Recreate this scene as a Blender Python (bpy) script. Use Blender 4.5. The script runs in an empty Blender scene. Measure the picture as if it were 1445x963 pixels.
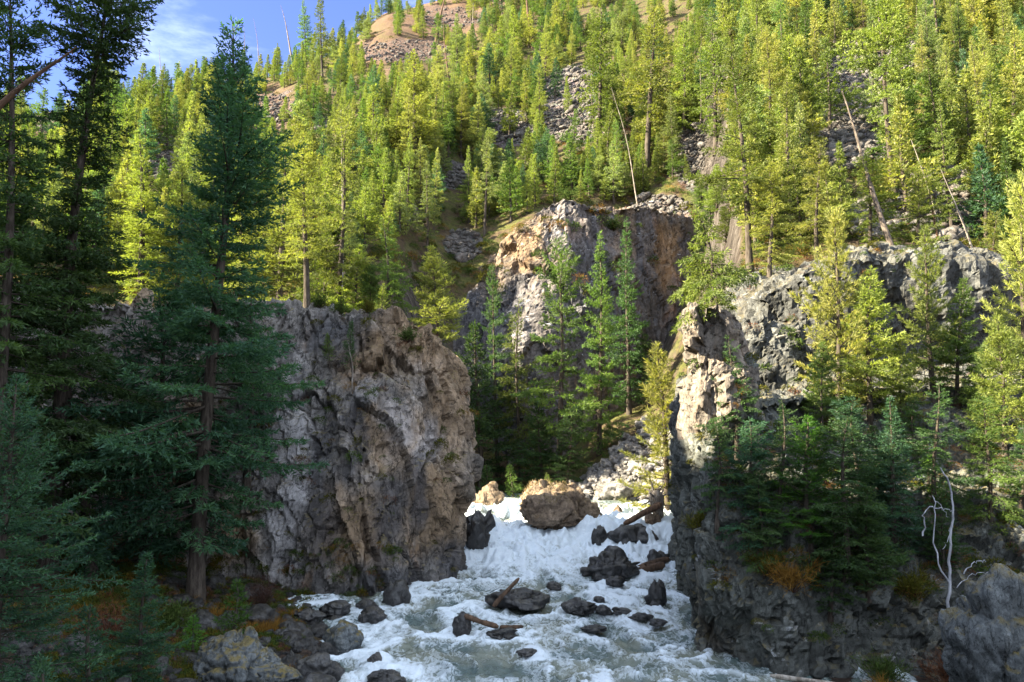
import bpy, bmesh, math, random
import numpy as np
from mathutils import Vector, Matrix
from mathutils.bvhtree import BVHTree

R = math.radians
rnd = random.Random(7)
SC = bpy.context.scene
COL = bpy.context.scene.collection

# ------------------------------------------------------------------ camera maths
EYE = (0.0, 0.0, 6.0)
PITCH = R(8)
CP, SP = math.cos(PITCH), math.sin(PITCH)
TANH = 18.0 / 28.0


def ray(px, py):
    u = (px - 722.5) / 722.5 * TANH
    v = -(py - 481.5) / 722.5 * TANH
    return Vector((u, CP - v * SP, SP + v * CP))


def at(px, py, y):
    d = ray(px, py)
    k = y / d.y
    return Vector((d.x * k, y, EYE[2] + d.z * k))


def proj(p):
    x, y, z = p[0], p[1], p[2] - EYE[2]
    f = y * CP + z * SP
    v = -y * SP + z * CP
    return 722.5 + x / f / TANH * 722.5, 481.5 - v / f / TANH * 722.5


# ------------------------------------------------------------------ numpy noise
def _h(ix, iy, iz, seed):
    h = (ix.astype(np.int64) * 374761393 + iy.astype(np.int64) * 668265263 + iz.astype(np.int64) * 1274126177 + seed * 974634539) & 0xFFFFFFFF
    h = ((h ^ (h >> 13)) * 1274126177) & 0xFFFFFFFF
    h = ((h ^ (h >> 16)) * 2246822519) & 0xFFFFFFFF
    h = h ^ (h >> 15)
    return (h & 0xFFFFFF).astype(np.float64) / float(0xFFFFFF)


def vnoise(p, seed=0):
    f = np.floor(p)
    i = f.astype(np.int64)
    t = p - f
    t = t * t * t * (t * (t * 6 - 15) + 10)
    r = 0
    for dx in (0, 1):
        wx = t[:, 0] if dx else 1 - t[:, 0]
        for dy in (0, 1):
            wy = t[:, 1] if dy else 1 - t[:, 1]
            for dz in (0, 1):
                wz = t[:, 2] if dz else 1 - t[:, 2]
                r = r + wx * wy * wz * _h(i[:, 0] + dx, i[:, 1] + dy, i[:, 2] + dz, seed)
    return r * 2 - 1


def fbm(p, octv=4, seed=0, gain=.5, lac=2.03):
    a, r, s = 1.0, 0, 0
    p = np.array(p, float)
    for k in range(octv):
        r = r + a * vnoise(p + k * 17.3, seed + k)
        s += a
        a *= gain
        p = p * lac
    return r / s


def ridged(p, octv=4, seed=0, gain=.5, lac=2.03):
    a, r, s = 1.0, 0, 0
    p = np.array(p, float)
    for k in range(octv):
        r = r + a * (1 - np.abs(vnoise(p + k * 11.7, seed + k)) * 2)
        s += a
        a *= gain
        p = p * lac
    return r / s


def facets(p, seed=0, tilt=.6, cheb=False):
    """blocky broken-rock offset: every jittered cell is a tilted plane; returns offset and distance to the cell edge"""
    i0 = np.floor(p).astype(np.int64)
    n = len(p)
    f1 = np.full(n, 9e9)
    f2 = np.full(n, 9e9)
    off = np.zeros(n)
    for dx in (-1, 0, 1):
        for dy in (-1, 0, 1):
            for dz in (-1, 0, 1):
                ix, iy, iz = i0[:, 0] + dx, i0[:, 1] + dy, i0[:, 2] + dz
                c = np.stack([ix + _h(ix, iy, iz, seed), iy + _h(ix, iy, iz, seed + 1), iz + _h(ix, iy, iz, seed + 2)], 1)
                q = p - c
                d = np.abs(q).max(1) if cheb else np.sqrt((q * q).sum(1))
                g = np.stack([_h(ix, iy, iz, seed + 3), _h(ix, iy, iz, seed + 4), _h(ix, iy, iz, seed + 5)], 1) * 2 - 1
                o = (q * g).sum(1) * tilt + (_h(ix, iy, iz, seed + 6) - .5)
                near = d < f1
                f2 = np.where(near, f1, np.minimum(f2, d))
                off = np.where(near, o, off)
                f1 = np.where(near, d, f1)
    return off, f2 - f1


def sstep(a, b, x):
    t = np.clip((np.asarray(x, float) - a) / (b - a), 0, 1)
    return t * t * (3 - 2 * t)


# ------------------------------------------------------------------ mesh helpers
def mesh_np(name, verts, faces, smooth=False, attrs=None, mat=None):
    verts = np.asarray(verts, np.float32)
    faces = np.asarray(faces, np.int32)
    me = bpy.data.meshes.new(name)
    me.vertices.add(len(verts))
    me.vertices.foreach_set('co', verts.ravel())
    if len(faces):
        k = faces.shape[1]
        me.loops.add(faces.size)
        me.loops.foreach_set('vertex_index', faces.ravel())
        me.polygons.add(len(faces))
        me.polygons.foreach_set('loop_start', np.arange(0, faces.size, k, dtype=np.int32))
        if smooth:
            me.polygons.foreach_set('use_smooth', np.ones(len(faces), bool))
    me.update(calc_edges=True)
    for an, av in (attrs or {}).items():
        av = np.asarray(av)
        if av.ndim == 1:
            me.attributes.new(an, 'FLOAT', 'POINT').data.foreach_set('value', av.astype(np.float32))
        else:
            me.attributes.new(an, 'FLOAT_VECTOR', 'POINT').data.foreach_set('vector', av.astype(np.float32).ravel())
    if mat:
        me.materials.append(mat)
    return me


def link(name, data, parent=None, loc=None):
    o = bpy.data.objects.new(name, data)
    COL.objects.link(o)
    if parent is not None:
        o.parent = parent
    if loc is not None:
        o.location = loc
    return o


def tag(o, label=None, cat=None, group=None, kind=None):
    if label:
        o['label'] = label
    if cat:
        o['category'] = cat
    if group:
        o['group'] = group
    if kind:
        o['kind'] = kind
    return o


def grid_faces(nu, nv, closed_u=False):
    """vertex index = j*nu + i ; j in 0..nv-1"""
    iu = np.arange(nu if closed_u else nu - 1)
    jv = np.arange(nv - 1)
    I, J = np.meshgrid(iu, jv)
    I, J = I.ravel(), J.ravel()
    I2 = (I + 1) % nu
    return np.stack([J * nu + I, J * nu + I2, (J + 1) * nu + I2, (J + 1) * nu + I], 1)


def tube(path, radii, sides=8, cap=True):
    """tapered tube along a polyline; returns verts, quad faces (caps collapse to the end ring)"""
    path = np.asarray(path, float)
    n = len(path)
    t = np.gradient(path, axis=0)
    t /= np.linalg.norm(t, axis=1)[:, None] + 1e-9
    ref = np.array([0.31, 0.95, 0.05]) if abs(t[0][2]) > .5 else np.array([0, 0, 1.0])
    a = np.cross(t, ref)
    a /= np.linalg.norm(a, axis=1)[:, None] + 1e-9
    b = np.cross(t, a)
    th = np.arange(sides) / sides * 2 * np.pi
    V = path[:, None, :] + (a[:, None, :] * np.cos(th)[None, :, None] + b[:, None, :] * np.sin(th)[None, :, None]) * np.asarray(radii)[:, None, None]
    V = V.reshape(-1, 3)
    F = grid_faces(sides, n, True)
    return V, F


class Acc:
    """collects verts/quads of one object"""

    def __init__(s):
        s.v, s.f, s.n = [], [], 0

    def add(s, V, F):
        s.v.append(np.asarray(V, float))
        s.f.append(np.asarray(F) + s.n)
        s.n += len(V)

    def mesh(s, name, mat, smooth=True, attrs=None):
        return mesh_np(name, np.concatenate(s.v), np.concatenate(s.f), smooth, attrs, mat)


# ------------------------------------------------------------------ materials
class NT:
    def __init__(s, name, disp=False):
        s.m = bpy.data.materials.new(name)
        s.m.use_nodes = True
        s.t = s.m.node_tree
        s.t.nodes.clear()
        s.out = s.t.nodes.new('ShaderNodeOutputMaterial')

    def n(s, typ, props=None, **ins):
        nd = s.t.nodes.new(typ)
        for k, v in (props or {}).items():
            setattr(nd, k, v)
        for k, v in ins.items():
            key = int(k[1:]) if k[0] == 'i' and k[1:].isdigit() else k.replace('_', ' ')
            s.put(nd.inputs[key], v)
        return nd

    def put(s, sock, v):
        if isinstance(v, bpy.types.NodeSocket):
            s.t.links.new(v, sock)
        elif isinstance(v, bpy.types.Node):
            s.t.links.new(v.outputs[0], sock)
        elif isinstance(v, (tuple, list)) and sock.type == 'RGBA' and len(v) == 3:
            sock.default_value = (*v, 1)
        else:
            sock.default_value = v

    def math(s, op, a, b=0.0, c=None, clamp=False):
        nd = s.t.nodes.new('ShaderNodeMath')
        nd.operation = op
        nd.use_clamp = clamp
        s.put(nd.inputs[0], a)
        s.put(nd.inputs[1], b)
        if c is not None:
            s.put(nd.inputs[2], c)
        return nd.outputs[0]

    def mix(s, f, a, b, mode='MIX'):
        nd = s.t.nodes.new('ShaderNodeMix')
        nd.data_type = 'RGBA'
        nd.blend_type = mode
        s.put(nd.inputs[0], f)
        s.put(nd.inputs[6], a)
        s.put(nd.inputs[7], b)
        return nd.outputs[2]

    def rng(s, v, a, b, c=0.0, d=1.0, smooth=True):
        nd = s.t.nodes.new('ShaderNodeMapRange')
        nd.interpolation_type = 'SMOOTHSTEP' if smooth else 'LINEAR'
        for k, x in enumerate((v, a, b, c, d)):
            s.put(nd.inputs[k], x)
        return nd.outputs[0]

    def noise(s, vec, scale, detail=4, rough=.55, dist=0.0):
        nd = s.n('ShaderNodeTexNoise', None, Vector=vec, Scale=scale, Detail=detail, Roughness=rough, Distortion=dist)
        return nd.outputs['Fac']

    def vmul(s, vec, xyz):
        nd = s.t.nodes.new('ShaderNodeVectorMath')
        nd.operation = 'MULTIPLY'
        s.put(nd.inputs[0], vec)
        nd.inputs[1].default_value = xyz
        return nd.outputs[0]

    def attr(s, name):
        return s.n('ShaderNodeAttribute', {'attribute_name': name}).outputs['Fac']

    def attrc(s, name):
        return s.n('ShaderNodeAttribute', {'attribute_name': name}).outputs['Color']

    def ramp(s, f, stops):
        nd = s.t.nodes.new('ShaderNodeValToRGB')
        s.put(nd.inputs[0], f)
        e = nd.color_ramp.elements
        while len(e) < len(stops):
            e.new(0.5)
        for k, (p, c) in enumerate(stops):
            e[k].position = p
            e[k].color = (*c, 1)
        return nd.outputs[0]

    def bump(s, h, strength=.5, dist=.1, normal=None):
        nd = s.n('ShaderNodeBump', None, Height=h, Strength=strength, Distance=dist)
        if normal is not None:
            s.put(nd.inputs['Normal'], normal)
        return nd.outputs[0]

    def done(s, shader):
        s.t.links.new(shader.outputs[0] if isinstance(shader, bpy.types.Node) else shader, s.out.inputs[0])
        return s.m


def rock_mat(name, dark, mid, light, stain=(.22, .10, .03), stain_amt=.35, moss=.4, snow=0.0, sc=1.0, streak=.6, moss_col=(.07, .075, .02), rand=False, wet=None, paint=False):
    N = NT(name)
    tc = N.n('ShaderNodeTexCoord')
    vec = tc.outputs['Object']
    if rand:
        oi = N.n('ShaderNodeObjectInfo')
        add = N.n('ShaderNodeVectorMath', {'operation': 'ADD'})
        N.put(add.inputs[0], vec)
        cm = N.n('ShaderNodeCombineXYZ')
        for k in range(3):
            N.put(cm.inputs[k], N.math('MULTIPLY', oi.outputs['Random'], 37.0 + k * 23))
        N.put(add.inputs[1], cm)
        vec = add.outputs[0]
    big = N.noise(vec, .22 * sc, 4, .6, .4)
    med = N.noise(vec, 1.1 * sc, 6, .65, .3)
    fine = N.noise(vec, 6.5 * sc, 5, .7)
    grain = N.noise(vec, 38 * sc, 3, .7)
    stv = N.vmul(vec, (1.3 * sc, 1.3 * sc, .12 * sc))
    st = N.noise(stv, 1.6, 5, .6, .6)
    f = N.math('MULTIPLY_ADD', med, .55, N.math('MULTIPLY', fine, .45))
    col = N.ramp(f, [(.36, dark), (.49, mid), (.62, light)])
    # large tonal areas
    col = N.mix(N.rng(big, .35, .65, 0, .55), col, N.mix(.5, col, light))
    # vertical streaks of varnish / seep
    col = N.mix(N.rng(st, .52, .68, 0, streak), col, tuple(c * .35 for c in dark))
    col = N.mix(N.rng(st, .30, .42, streak * .5, 0), col, light)
    # rust and ochre stains
    so = N.noise(N.vmul(vec, (.5 * sc, .5 * sc, .22 * sc)), 1.0, 5, .65, .8)
    col = N.mix(N.math('MULTIPLY', N.rng(so, .54, .70), N.rng(fine, .35, .6, .3, 1.0)), col, N.mix(stain_amt, col, stain))
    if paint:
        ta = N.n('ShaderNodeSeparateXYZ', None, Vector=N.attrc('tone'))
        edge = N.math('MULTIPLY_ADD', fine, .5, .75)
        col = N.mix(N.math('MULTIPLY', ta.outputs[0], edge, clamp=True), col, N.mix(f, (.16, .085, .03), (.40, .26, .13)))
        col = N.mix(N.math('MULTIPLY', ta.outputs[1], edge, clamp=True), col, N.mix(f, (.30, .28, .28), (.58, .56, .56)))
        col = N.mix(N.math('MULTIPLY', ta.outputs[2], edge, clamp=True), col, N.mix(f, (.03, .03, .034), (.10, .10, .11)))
    def cells(scale, zs, warp):
        wv = N.n('ShaderNodeVectorMath', {'operation': 'MULTIPLY_ADD'})
        N.put(wv.inputs[0], N.n('ShaderNodeTexNoise', None, Vector=vec, Scale=scale * 1.3, Detail=3).outputs['Color'])
        wv.inputs[1].default_value = (warp / scale,) * 3
        N.put(wv.inputs[2], N.vmul(vec, (1, 1, zs)))
        v = N.n('ShaderNodeTexVoronoi', {'feature': 'F1'}, Vector=wv.outputs[0], Scale=scale)
        df = N.n('ShaderNodeVectorMath', {'operation': 'SUBTRACT'})
        N.put(df.inputs[0], wv.outputs[0])
        N.put(df.inputs[1], v.outputs['Position'])
        cc = N.n('ShaderNodeVectorMath', {'operation': 'SUBTRACT'})
        N.put(cc.inputs[0], v.outputs['Color'])
        cc.inputs[1].default_value = (.5, .5, .5)
        dt = N.n('ShaderNodeVectorMath', {'operation': 'DOT_PRODUCT'})
        N.put(dt.inputs[0], df.outputs[0])
        N.put(dt.inputs[1], cc.outputs[0])
        return dt.outputs['Value'], N.n('ShaderNodeSeparateColor', None, Color=v.outputs['Color']).outputs[0]
    fa, ca = cells(1.1 * sc, .55, .5)
    fb, cb_ = cells(3.4 * sc, .7, .5)
    tone = N.math('MULTIPLY_ADD', ca, .45, N.math('MULTIPLY_ADD', cb_, .35, .62))
    col = N.mix(1.0, col, N.n('ShaderNodeCombineXYZ', None, X=tone, Y=tone, Z=tone), 'MULTIPLY')
    # speckle
    col = N.mix(N.rng(grain, .56, .68, 0, .3), col, light)
    col = N.mix(N.rng(grain, .30, .42, .35, 0), col, dark)
    geo = N.n('ShaderNodeNewGeometry')
    nz = N.n('ShaderNodeSeparateXYZ', None, Vector=geo.outputs['Normal']).outputs[2]
    if moss:
        mm = N.math('MULTIPLY', N.rng(nz, .25, .75), N.rng(N.noise(vec, 1.7 * sc, 5, .7), .42, .60))
        mcol = N.mix(fine, moss_col, (.16, .10, .03))
        col = N.mix(N.math('MULTIPLY', mm, moss), col, mcol)
    if snow:
        sm = N.math('MULTIPLY', N.rng(nz, .45, .8), N.rng(N.noise(vec, 1.3 * sc, 5, .75), .55, .62))
        col = N.mix(N.math('MULTIPLY', sm, snow), col, (.75, .77, .8))
    if wet is not None:
        pz = N.n('ShaderNodeSeparateXYZ', None, Vector=geo.outputs['Position']).outputs[2]
        wn = N.math('MULTIPLY_ADD', med, 1.6, pz)
        wetf = N.rng(wn, wet + .6, wet + 1.9, .65, 0)
        col = N.mix(wetf, col, (.012, .012, .012))
        rough = N.math('SUBTRACT', .9, N.math('MULTIPLY', wetf, .6))
    else:
        rough = .9
    h = N.math('MULTIPLY_ADD', med, .5, N.math('MULTIPLY', fine, .35))
    h = N.math('MULTIPLY_ADD', grain, .12, h)
    crk = N.math('ABSOLUTE', N.math('SUBTRACT', N.noise(N.vmul(vec, (1.0 * sc, 1.0 * sc, .45 * sc)), 1.3, 5, .6, 1.2), .5))
    h = N.math('ADD', h, N.rng(crk, 0, .018, -.3, 0))
    col = N.mix(N.rng(crk, 0, .012, .75, 0), col, tuple(c * .3 for c in dark))
    crk2 = N.math('ABSOLUTE', N.math('SUBTRACT', N.noise(N.vmul(vec, (1.0 * sc, 1.0 * sc, .5 * sc)), 4.2, 4, .6, .8), .5))
    col = N.mix(N.rng(crk2, 0, .022, .6, 0), col, tuple(c * .35 for c in dark))
    b = N.bump(N.math('MULTIPLY_ADD', fa, 1.0, N.math('MULTIPLY', fb, .8)), 1.0, .32)
    b = N.bump(h, .8, .13 / sc, b)
    p = N.n('ShaderNodeBsdfPrincipled', None, Base_Color=col, Roughness=rough, Normal=b)
    p.inputs['Specular IOR Level'].default_value = .3
    return N.done(p)


def foliage_mat(name, transl=.42, colour=None):
    """needles: the object's own colour, varied tree by tree, branch by branch and twig by twig"""
    N = NT(name)
    oi = N.n('ShaderNodeObjectInfo')
    t = N.attr('tint')
    base = oi.outputs['Color'] if colour is None else N.n('ShaderNodeRGB').outputs[0]
    if colour is not None:
        base.default_value = (*colour, 1)
    warm = N.mix(1.0, base, (1.22, 1.12, .75), 'MULTIPLY')
    cool = N.mix(1.0, base, (.72, .88, 1.15), 'MULTIPLY')
    c = N.mix(t, cool, warm)
    v = N.math('MULTIPLY_ADD', t, .9, .55)
    v = N.math('MULTIPLY', v, N.math('MULTIPLY_ADD', oi.outputs['Random'], .5, .75))
    c = N.mix(1.0, c, N.n('ShaderNodeCombineXYZ', None, X=v, Y=v, Z=v), 'MULTIPLY')
    d = N.n('ShaderNodeBsdfDiffuse', None, Color=c)
    tr = N.n('ShaderNodeBsdfTranslucent', None, Color=N.mix(1.0, c, (1.05, 1.2, .5), 'MULTIPLY'))
    mx = N.n('ShaderNodeMixShader', None, i0=transl, i1=d, i2=tr)
    gl = N.n('ShaderNodeBsdfGlossy', None, Color=(.8, .85, .8), Roughness=.6)
    mg = N.n('ShaderNodeMixShader', None, i0=.015, i1=mx, i2=gl)
    return N.done(mg)


def bark_mat(name, c1, c2, sc=1.0):
    N = NT(name)
    tc = N.n('ShaderNodeTexCoord').outputs['Object']
    a = N.noise(N.vmul(tc, (9 * sc, 9 * sc, 1.6 * sc)), 1.0, 5, .7)
    b = N.noise(tc, 1.2, 3)
    col = N.mix(N.rng(a, .35, .65), c1, c2)
    col = N.mix(N.rng(b, .4, .7, 0, .5), col, tuple(x * .6 for x in c1))
    p = N.n('ShaderNodeBsdfPrincipled', None, Base_Color=col, Roughness=.9, Normal=N.bump(a, .8, .03))
    p.inputs['Specular IOR Level'].default_value = .2
    return N.done(p)


M_NEEDLE = foliage_mat('needles')
M_BARK = bark_mat('bark', (.03, .022, .016), (.10, .08, .062))
M_BARK_PALE = bark_mat('pale_bark', (.16, .13, .10), (.36, .32, .27))
M_DEAD = bark_mat('dead_wood', (.10, .075, .055), (.30, .26, .22))
M_DEAD_RED = bark_mat('brown_dead_wood', (.055, .032, .02), (.17, .10, .06))
M_BIRCH = bark_mat('white_bark', (.20, .20, .21), (.50, .50, .52))
# ------------------------------------------------------------------ terrain
COLS = [
    (-1.5, [(0, 6), (12, 6), (25, 12), (40, 22), (80, 45), (140, 75), (260, 100)]),
    (-.85, [(0, 4), (12, 3), (22, 5), (30, 10), (38, 15), (55, 22), (80, 36), (120, 57), (170, 78), (220, 90), (400, 60)]),
    (-.643, [(0, 3), (15, 1.2), (25, 2), (33, 2.8), (36, 3.4), (39.5, 12.5), (50, 16), (80, 32), (120, 55), (170, 79), (200, 88), (260, 86), (400, 40)]),
    (-.465, [(0, 3), (15, .9), (25, 1.2), (33, 2), (36, 2.6), (39.5, 12.5), (46, 13), (53, 13), (60, 19), (80, 32), (130, 64), (180, 90), (205, 98), (280, 92), (400, 50)]),
    (-.349, [(0, 0), (18, .2), (26, .6), (32, .8), (35.5, 1.0), (39, 11.3), (44, 10.5), (54, 10.5), (62, 19), (80, 31), (130, 64), (190, 99), (215, 109), (300, 100), (400, 70)]),
    (-.243, [(0, -1), (14, -.5), (20, .4), (27, .5), (33, .3), (35.5, .6), (38.5, 11), (40.5, 11), (43, 7.5), (45, 7), (54, 7), (60, 16), (80, 32), (130, 67), (200, 111), (230, 126), (300, 122), (400, 90)]),
    (-.162, [(0, -1), (22, -1), (27, -.5), (33, -.2), (35.5, .3), (38.5, 9), (40.2, 9.5), (42.5, 5.5), (45, 5), (53, 5.5), (58, 13), (80, 30), (130, 69), (200, 121), (250, 152), (330, 160), (400, 150)]),
    (-.056, [(0, -1.5), (25, -1.2), (37, -.3), (43, .5), (52, 2.0), (62, 2.6), (67, 5), (73, 13), (82, 22), (92, 31), (140, 72), (200, 121), (260, 167), (330, 205), (400, 220)]),
    (.042, [(0, -1.5), (25, -1.2), (41, .2), (46, 1.2), (52, 2.0), (60, 2.7), (66, 5), (75, 9), (82, 20), (88, 32), (96, 38), (140, 74), (200, 122), (260, 172), (330, 210), (400, 230)]),
    (.158, [(0, -1.5), (30, -1), (41, .2), (46, 1.2), (52, 2.4), (55, 3.2), (62, 7.3), (70, 10), (78, 13), (84, 17), (87.5, 30), (94, 36), (140, 78), (200, 128), (260, 178), (400, 240)]),
    (.235, [(0, -1.5), (20, -1), (34, -.9), (38, .5), (44, 3.5), (52, 4.5), (62, 10), (74, 18.5), (84, 28), (91, 37), (97, 41), (140, 82), (200, 134), (260, 183), (400, 250)]),
    (.30, [(0, -1), (18, -1), (23, -.9), (26, 1), (30, 5), (36, 9), (43, 12), (50, 17), (60, 26), (80, 43), (110, 70), (150, 105), (200, 146), (260, 190), (400, 260)]),
    (.47, [(0, -1), (14, -1), (22, -1), (25, .5), (28, 3), (32, 7), (38, 9), (44, 14), (50, 18), (60, 27), (80, 45), (110, 72), (150, 107), (200, 150), (260, 195), (400, 265)]),
    (.643, [(0, -.5), (12, -.8), (18, -.4), (23, 1.5), (27, 5), (32, 8), (40, 11), (50, 17), (60, 26), (80, 45), (110, 73), (150, 108), (200, 152), (260, 198), (400, 270)]),
    (.95, [(0, 3), (12, 3), (20, 5), (32, 11), (50, 20), (80, 45), (110, 72), (150, 108), (200, 150), (400, 270)]),
    (1.6, [(0, 5), (12, 6), (25, 14), (50, 30), (80, 52), (150, 105), (250, 170)]),
]
CA = np.array([c[0] for c in COLS])


def terrain_h(x, y):
    x = np.asarray(x, float)
    y = np.asarray(y, float)
    yy = np.maximum(y, 0)
    a = np.clip(x / np.maximum(y, 14), CA[0], CA[-1])
    P = np.stack([np.interp(yy, [q[0] for q in c[1]], [q[1] for q in c[1]]) for c in COLS], 0)
    k = np.clip(np.searchsorted(CA, a) - 1, 0, len(CA) - 2)
    t = (a - CA[k]) / (CA[k + 1] - CA[k])
    t = t * t * (3 - 2 * t) * .6 + t * .4
    idx = np.arange(x.size)
    z = P[k, idx] * (1 - t) + P[k + 1, idx] * t
    # unseen hill left of the frame, its crest shaped to shade bank and gorge
    H = np.interp(y, [-120, -40, -5, 10.5, 14, 17, 20, 24, 27, 30, 33, 36, 45, 62, 78], [20, 38, 45, 44, 39, 37.5, 43, 44, 41, 35.5, 31, 29, 28, 26, 20])
    near = np.maximum(25, .70 * np.maximum(y, 0) + 3)
    rg = H * sstep(near, np.maximum(near + 12, 45), -x) * sstep(78, 62, y)
    rg = rg * (1 - .6 * sstep(70, 190, -x))
    z = np.maximum(z, rg)
    # roughness
    p = np.stack([x, y, np.zeros_like(x)], 1)
    amp = sstep(48, 90, y) * 1.0 + .25
    z = z + fbm(p / 17.0, 4, 3) * 2.6 * amp + fbm(p / 4.0, 3, 9) * .45 * (amp * .7 + .2)
    z = z - sstep(420, 900, np.hypot(x, y)) * 260
    return z


RIDGE0 = 47.0


def axis(segs):
    out = [segs[0][0]]
    for a, b, d0, d1 in segs:
        while out[-1] < b - 1e-6:
            t = (out[-1] - a) / (b - a)
            out.append(min(b, out[-1] + d0 + (d1 - d0) * t))
    return np.array(out)


# open ground on the slope, seen in the photograph as (px, py, rx, ry)
OPEN = [(808, 150, 52, 56), (645, 248, 26, 18), (570, 74, 70, 18), (640, 26, 50, 16), (1196, 150, 62, 92), (985, 220, 40, 50), (1270, 95, 40, 40), (385, 155, 34, 22),
        (70, 155, 50, 30), (225, 220, 30, 30), (1330, 290, 60, 55), (720, 180, 40, 24), (590, 300, 24, 14), (655, 345, 26, 24), (930, 290, 40, 14), (1230, 310, 40, 30)]
RED = [(620, 20, 120, 40), (385, 155, 50, 30), (1270, 100, 45, 50), (70, 150, 60, 40), (1420, 45, 40, 20), (560, 75, 90, 30)]


def blobs(px, py, L, soft=.6):
    m = np.zeros_like(px)
    for cx, cy, rx, ry in L:
        d = np.sqrt(((px - cx) / rx) ** 2 + ((py - cy) / ry) ** 2)
        m = np.maximum(m, sstep(1 + soft, 1 - soft, d))
    return m


def build_terrain():
    xs = axis([(-620, -130, 45, 6), (-130, -45, 6, 1.0), (-45, 45, .5, .5), (45, 130, 1.0, 6), (130, 620, 6, 45)])
    ys = axis([(-420, -40, 45, 8), (-40, 10, 6, 1.0), (10, 70, .42, .5), (70, 150, .6, 1.2), (150, 300, 1.2, 4), (300, 900, 5, 50)])
    X, Y = np.meshgrid(xs, ys)
    x, y = X.ravel(), Y.ravel()
    z = terrain_h(x, y)
    f = np.maximum(y * CP + (z - 6) * SP, 1.0)
    v = -y * SP + (z - 6) * CP
    px = 722.5 + x / f / TANH * 722.5
    py = 481.5 - v / f / TANH * 722.5
    p3 = np.stack([x, y, z], 1)
    far = sstep(50, 58, y)
    wob = fbm(p3 / 6.0, 3, 21) * 22
    scree = np.maximum(blobs(px + wob, py + wob, OPEN, .35), sstep(.35, .6, fbm(p3 / 14., 3, 5)) * .7) * far
    red = blobs(px + wob, py + wob, RED, .5) * far
    me = mesh_np('terrain', p3, grid_faces(len(xs), len(ys)), True, {'scree': scree, 'red': red, 'far': far}, terrain_mat())
    o = link('terrain', me)
    tag(o, 'forested mountainside and river banks of brown soil and scree', kind='structure')
    return o


def terrain_mat():
    N = NT('hillside_ground')
    tc = N.n('ShaderNodeTexCoord').outputs['Object']
    scree, red, far = N.attr('scree'), N.attr('red'), N.attr('far')
    n1 = N.noise(tc, .5, 5, .65)
    n2 = N.noise(tc, 2.6, 6, .7)
    soil = N.ramp(n2, [(.3, (.035, .024, .016)), (.5, (.075, .052, .030)), (.7, (.12, .085, .045))])
    grass = N.ramp(n2, [(.3, (.035, .042, .012)), (.55, (.085, .085, .022)), (.75, (.15, .12, .045))])
    ground = N.mix(N.rng(n1, .42, .60), soil, grass)
    vor = N.n('ShaderNodeTexVoronoi', {'feature': 'F1'}, Vector=tc, Scale=1.5)
    ved = N.n('ShaderNodeTexVoronoi', {'feature': 'DISTANCE_TO_EDGE'}, Vector=tc, Scale=1.5)
    st = N.mix(.5, vor.outputs['Color'], (.5, .5, .5))
    stone = N.mix(1.0, N.mix(n2, (.16, .13, .12), (.34, .30, .27)), st, 'MULTIPLY')
    stone = N.mix(.6, stone, N.mix(n2, (.10, .085, .075), (.27, .24, .215)))
    stone = N.mix(red, stone, N.mix(n2, (.085, .052, .038), (.20, .135, .105)))
    stone = N.mix(N.rng(ved.outputs['Distance'], 0, .08, .6, 0), stone, (.04, .03, .025))
    ground = N.mix(N.math('MULTIPLY', red, .8), ground, N.mix(n2, (.075, .04, .026), (.18, .11, .07)))
    geo = N.n('ShaderNodeNewGeometry')
    sc = N.rng(N.math('ADD', scree, N.math('MULTIPLY_ADD', n2, .6, -.3)), .4, .6)
    col = N.mix(sc, ground, stone)
    nz = N.n('ShaderNodeSeparateXYZ', None, Vector=geo.outputs['Normal']).outputs[2]
    crag = N.ramp(N.noise(N.vmul(tc, (1, 1, .35)), 1.4, 7, .7), [(.36, (.02, .016, .013)), (.5, (.065, .053, .043)), (.66, (.14, .12, .105))])
    col = N.mix(N.rng(N.math('MULTIPLY_ADD', n2, .25, nz), .52, .76, 1, 0), col, crag)
    near = N.ramp(n2, [(.3, (.018, .013, .010)), (.5, (.05, .033, .024)), (.7, (.10, .07, .05))])
    near = N.mix(N.rng(n1, .5, .62), near, (.07, .05, .02))
    col = N.mix(far, near, col)
    h = N.math('ADD', n2, N.math('MULTIPLY', N.rng(ved.outputs['Distance'], 0, .25), sc))
    p = N.n('ShaderNodeBsdfPrincipled', None, Base_Color=col, Roughness=.95, Normal=N.bump(h, 1.0, .35))
    p.inputs['Specular IOR Level'].default_value = .15
    return N.done(p)


# ------------------------------------------------------------------ cliffs
def catmull(P, n, closed=True):
    P = np.asarray(P, float)
    m = len(P)
    d = np.linalg.norm(np.roll(P, -1, 0) - P, axis=1)
    cum = np.concatenate([[0], np.cumsum(d)])
    s = np.linspace(0, cum[-1], n, endpoint=False)
    k = np.clip(np.searchsorted(cum, s, 'right') - 1, 0, m - 1)
    t = ((s - cum[k]) / d[k])[:, None]
    p0, p1, p2, p3 = P[(k - 1) % m], P[k], P[(k + 1) % m], P[(k + 2) % m]
    c = .5 * (2 * p1 + (p2 - p0) * t + (2 * p0 - 5 * p1 + 4 * p2 - p3) * t ** 2 + (3 * p1 - p0 - 3 * p2 + p3) * t ** 3)
    return c * .6 + (p1 * (1 - t) + p2 * t) * .4


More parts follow.
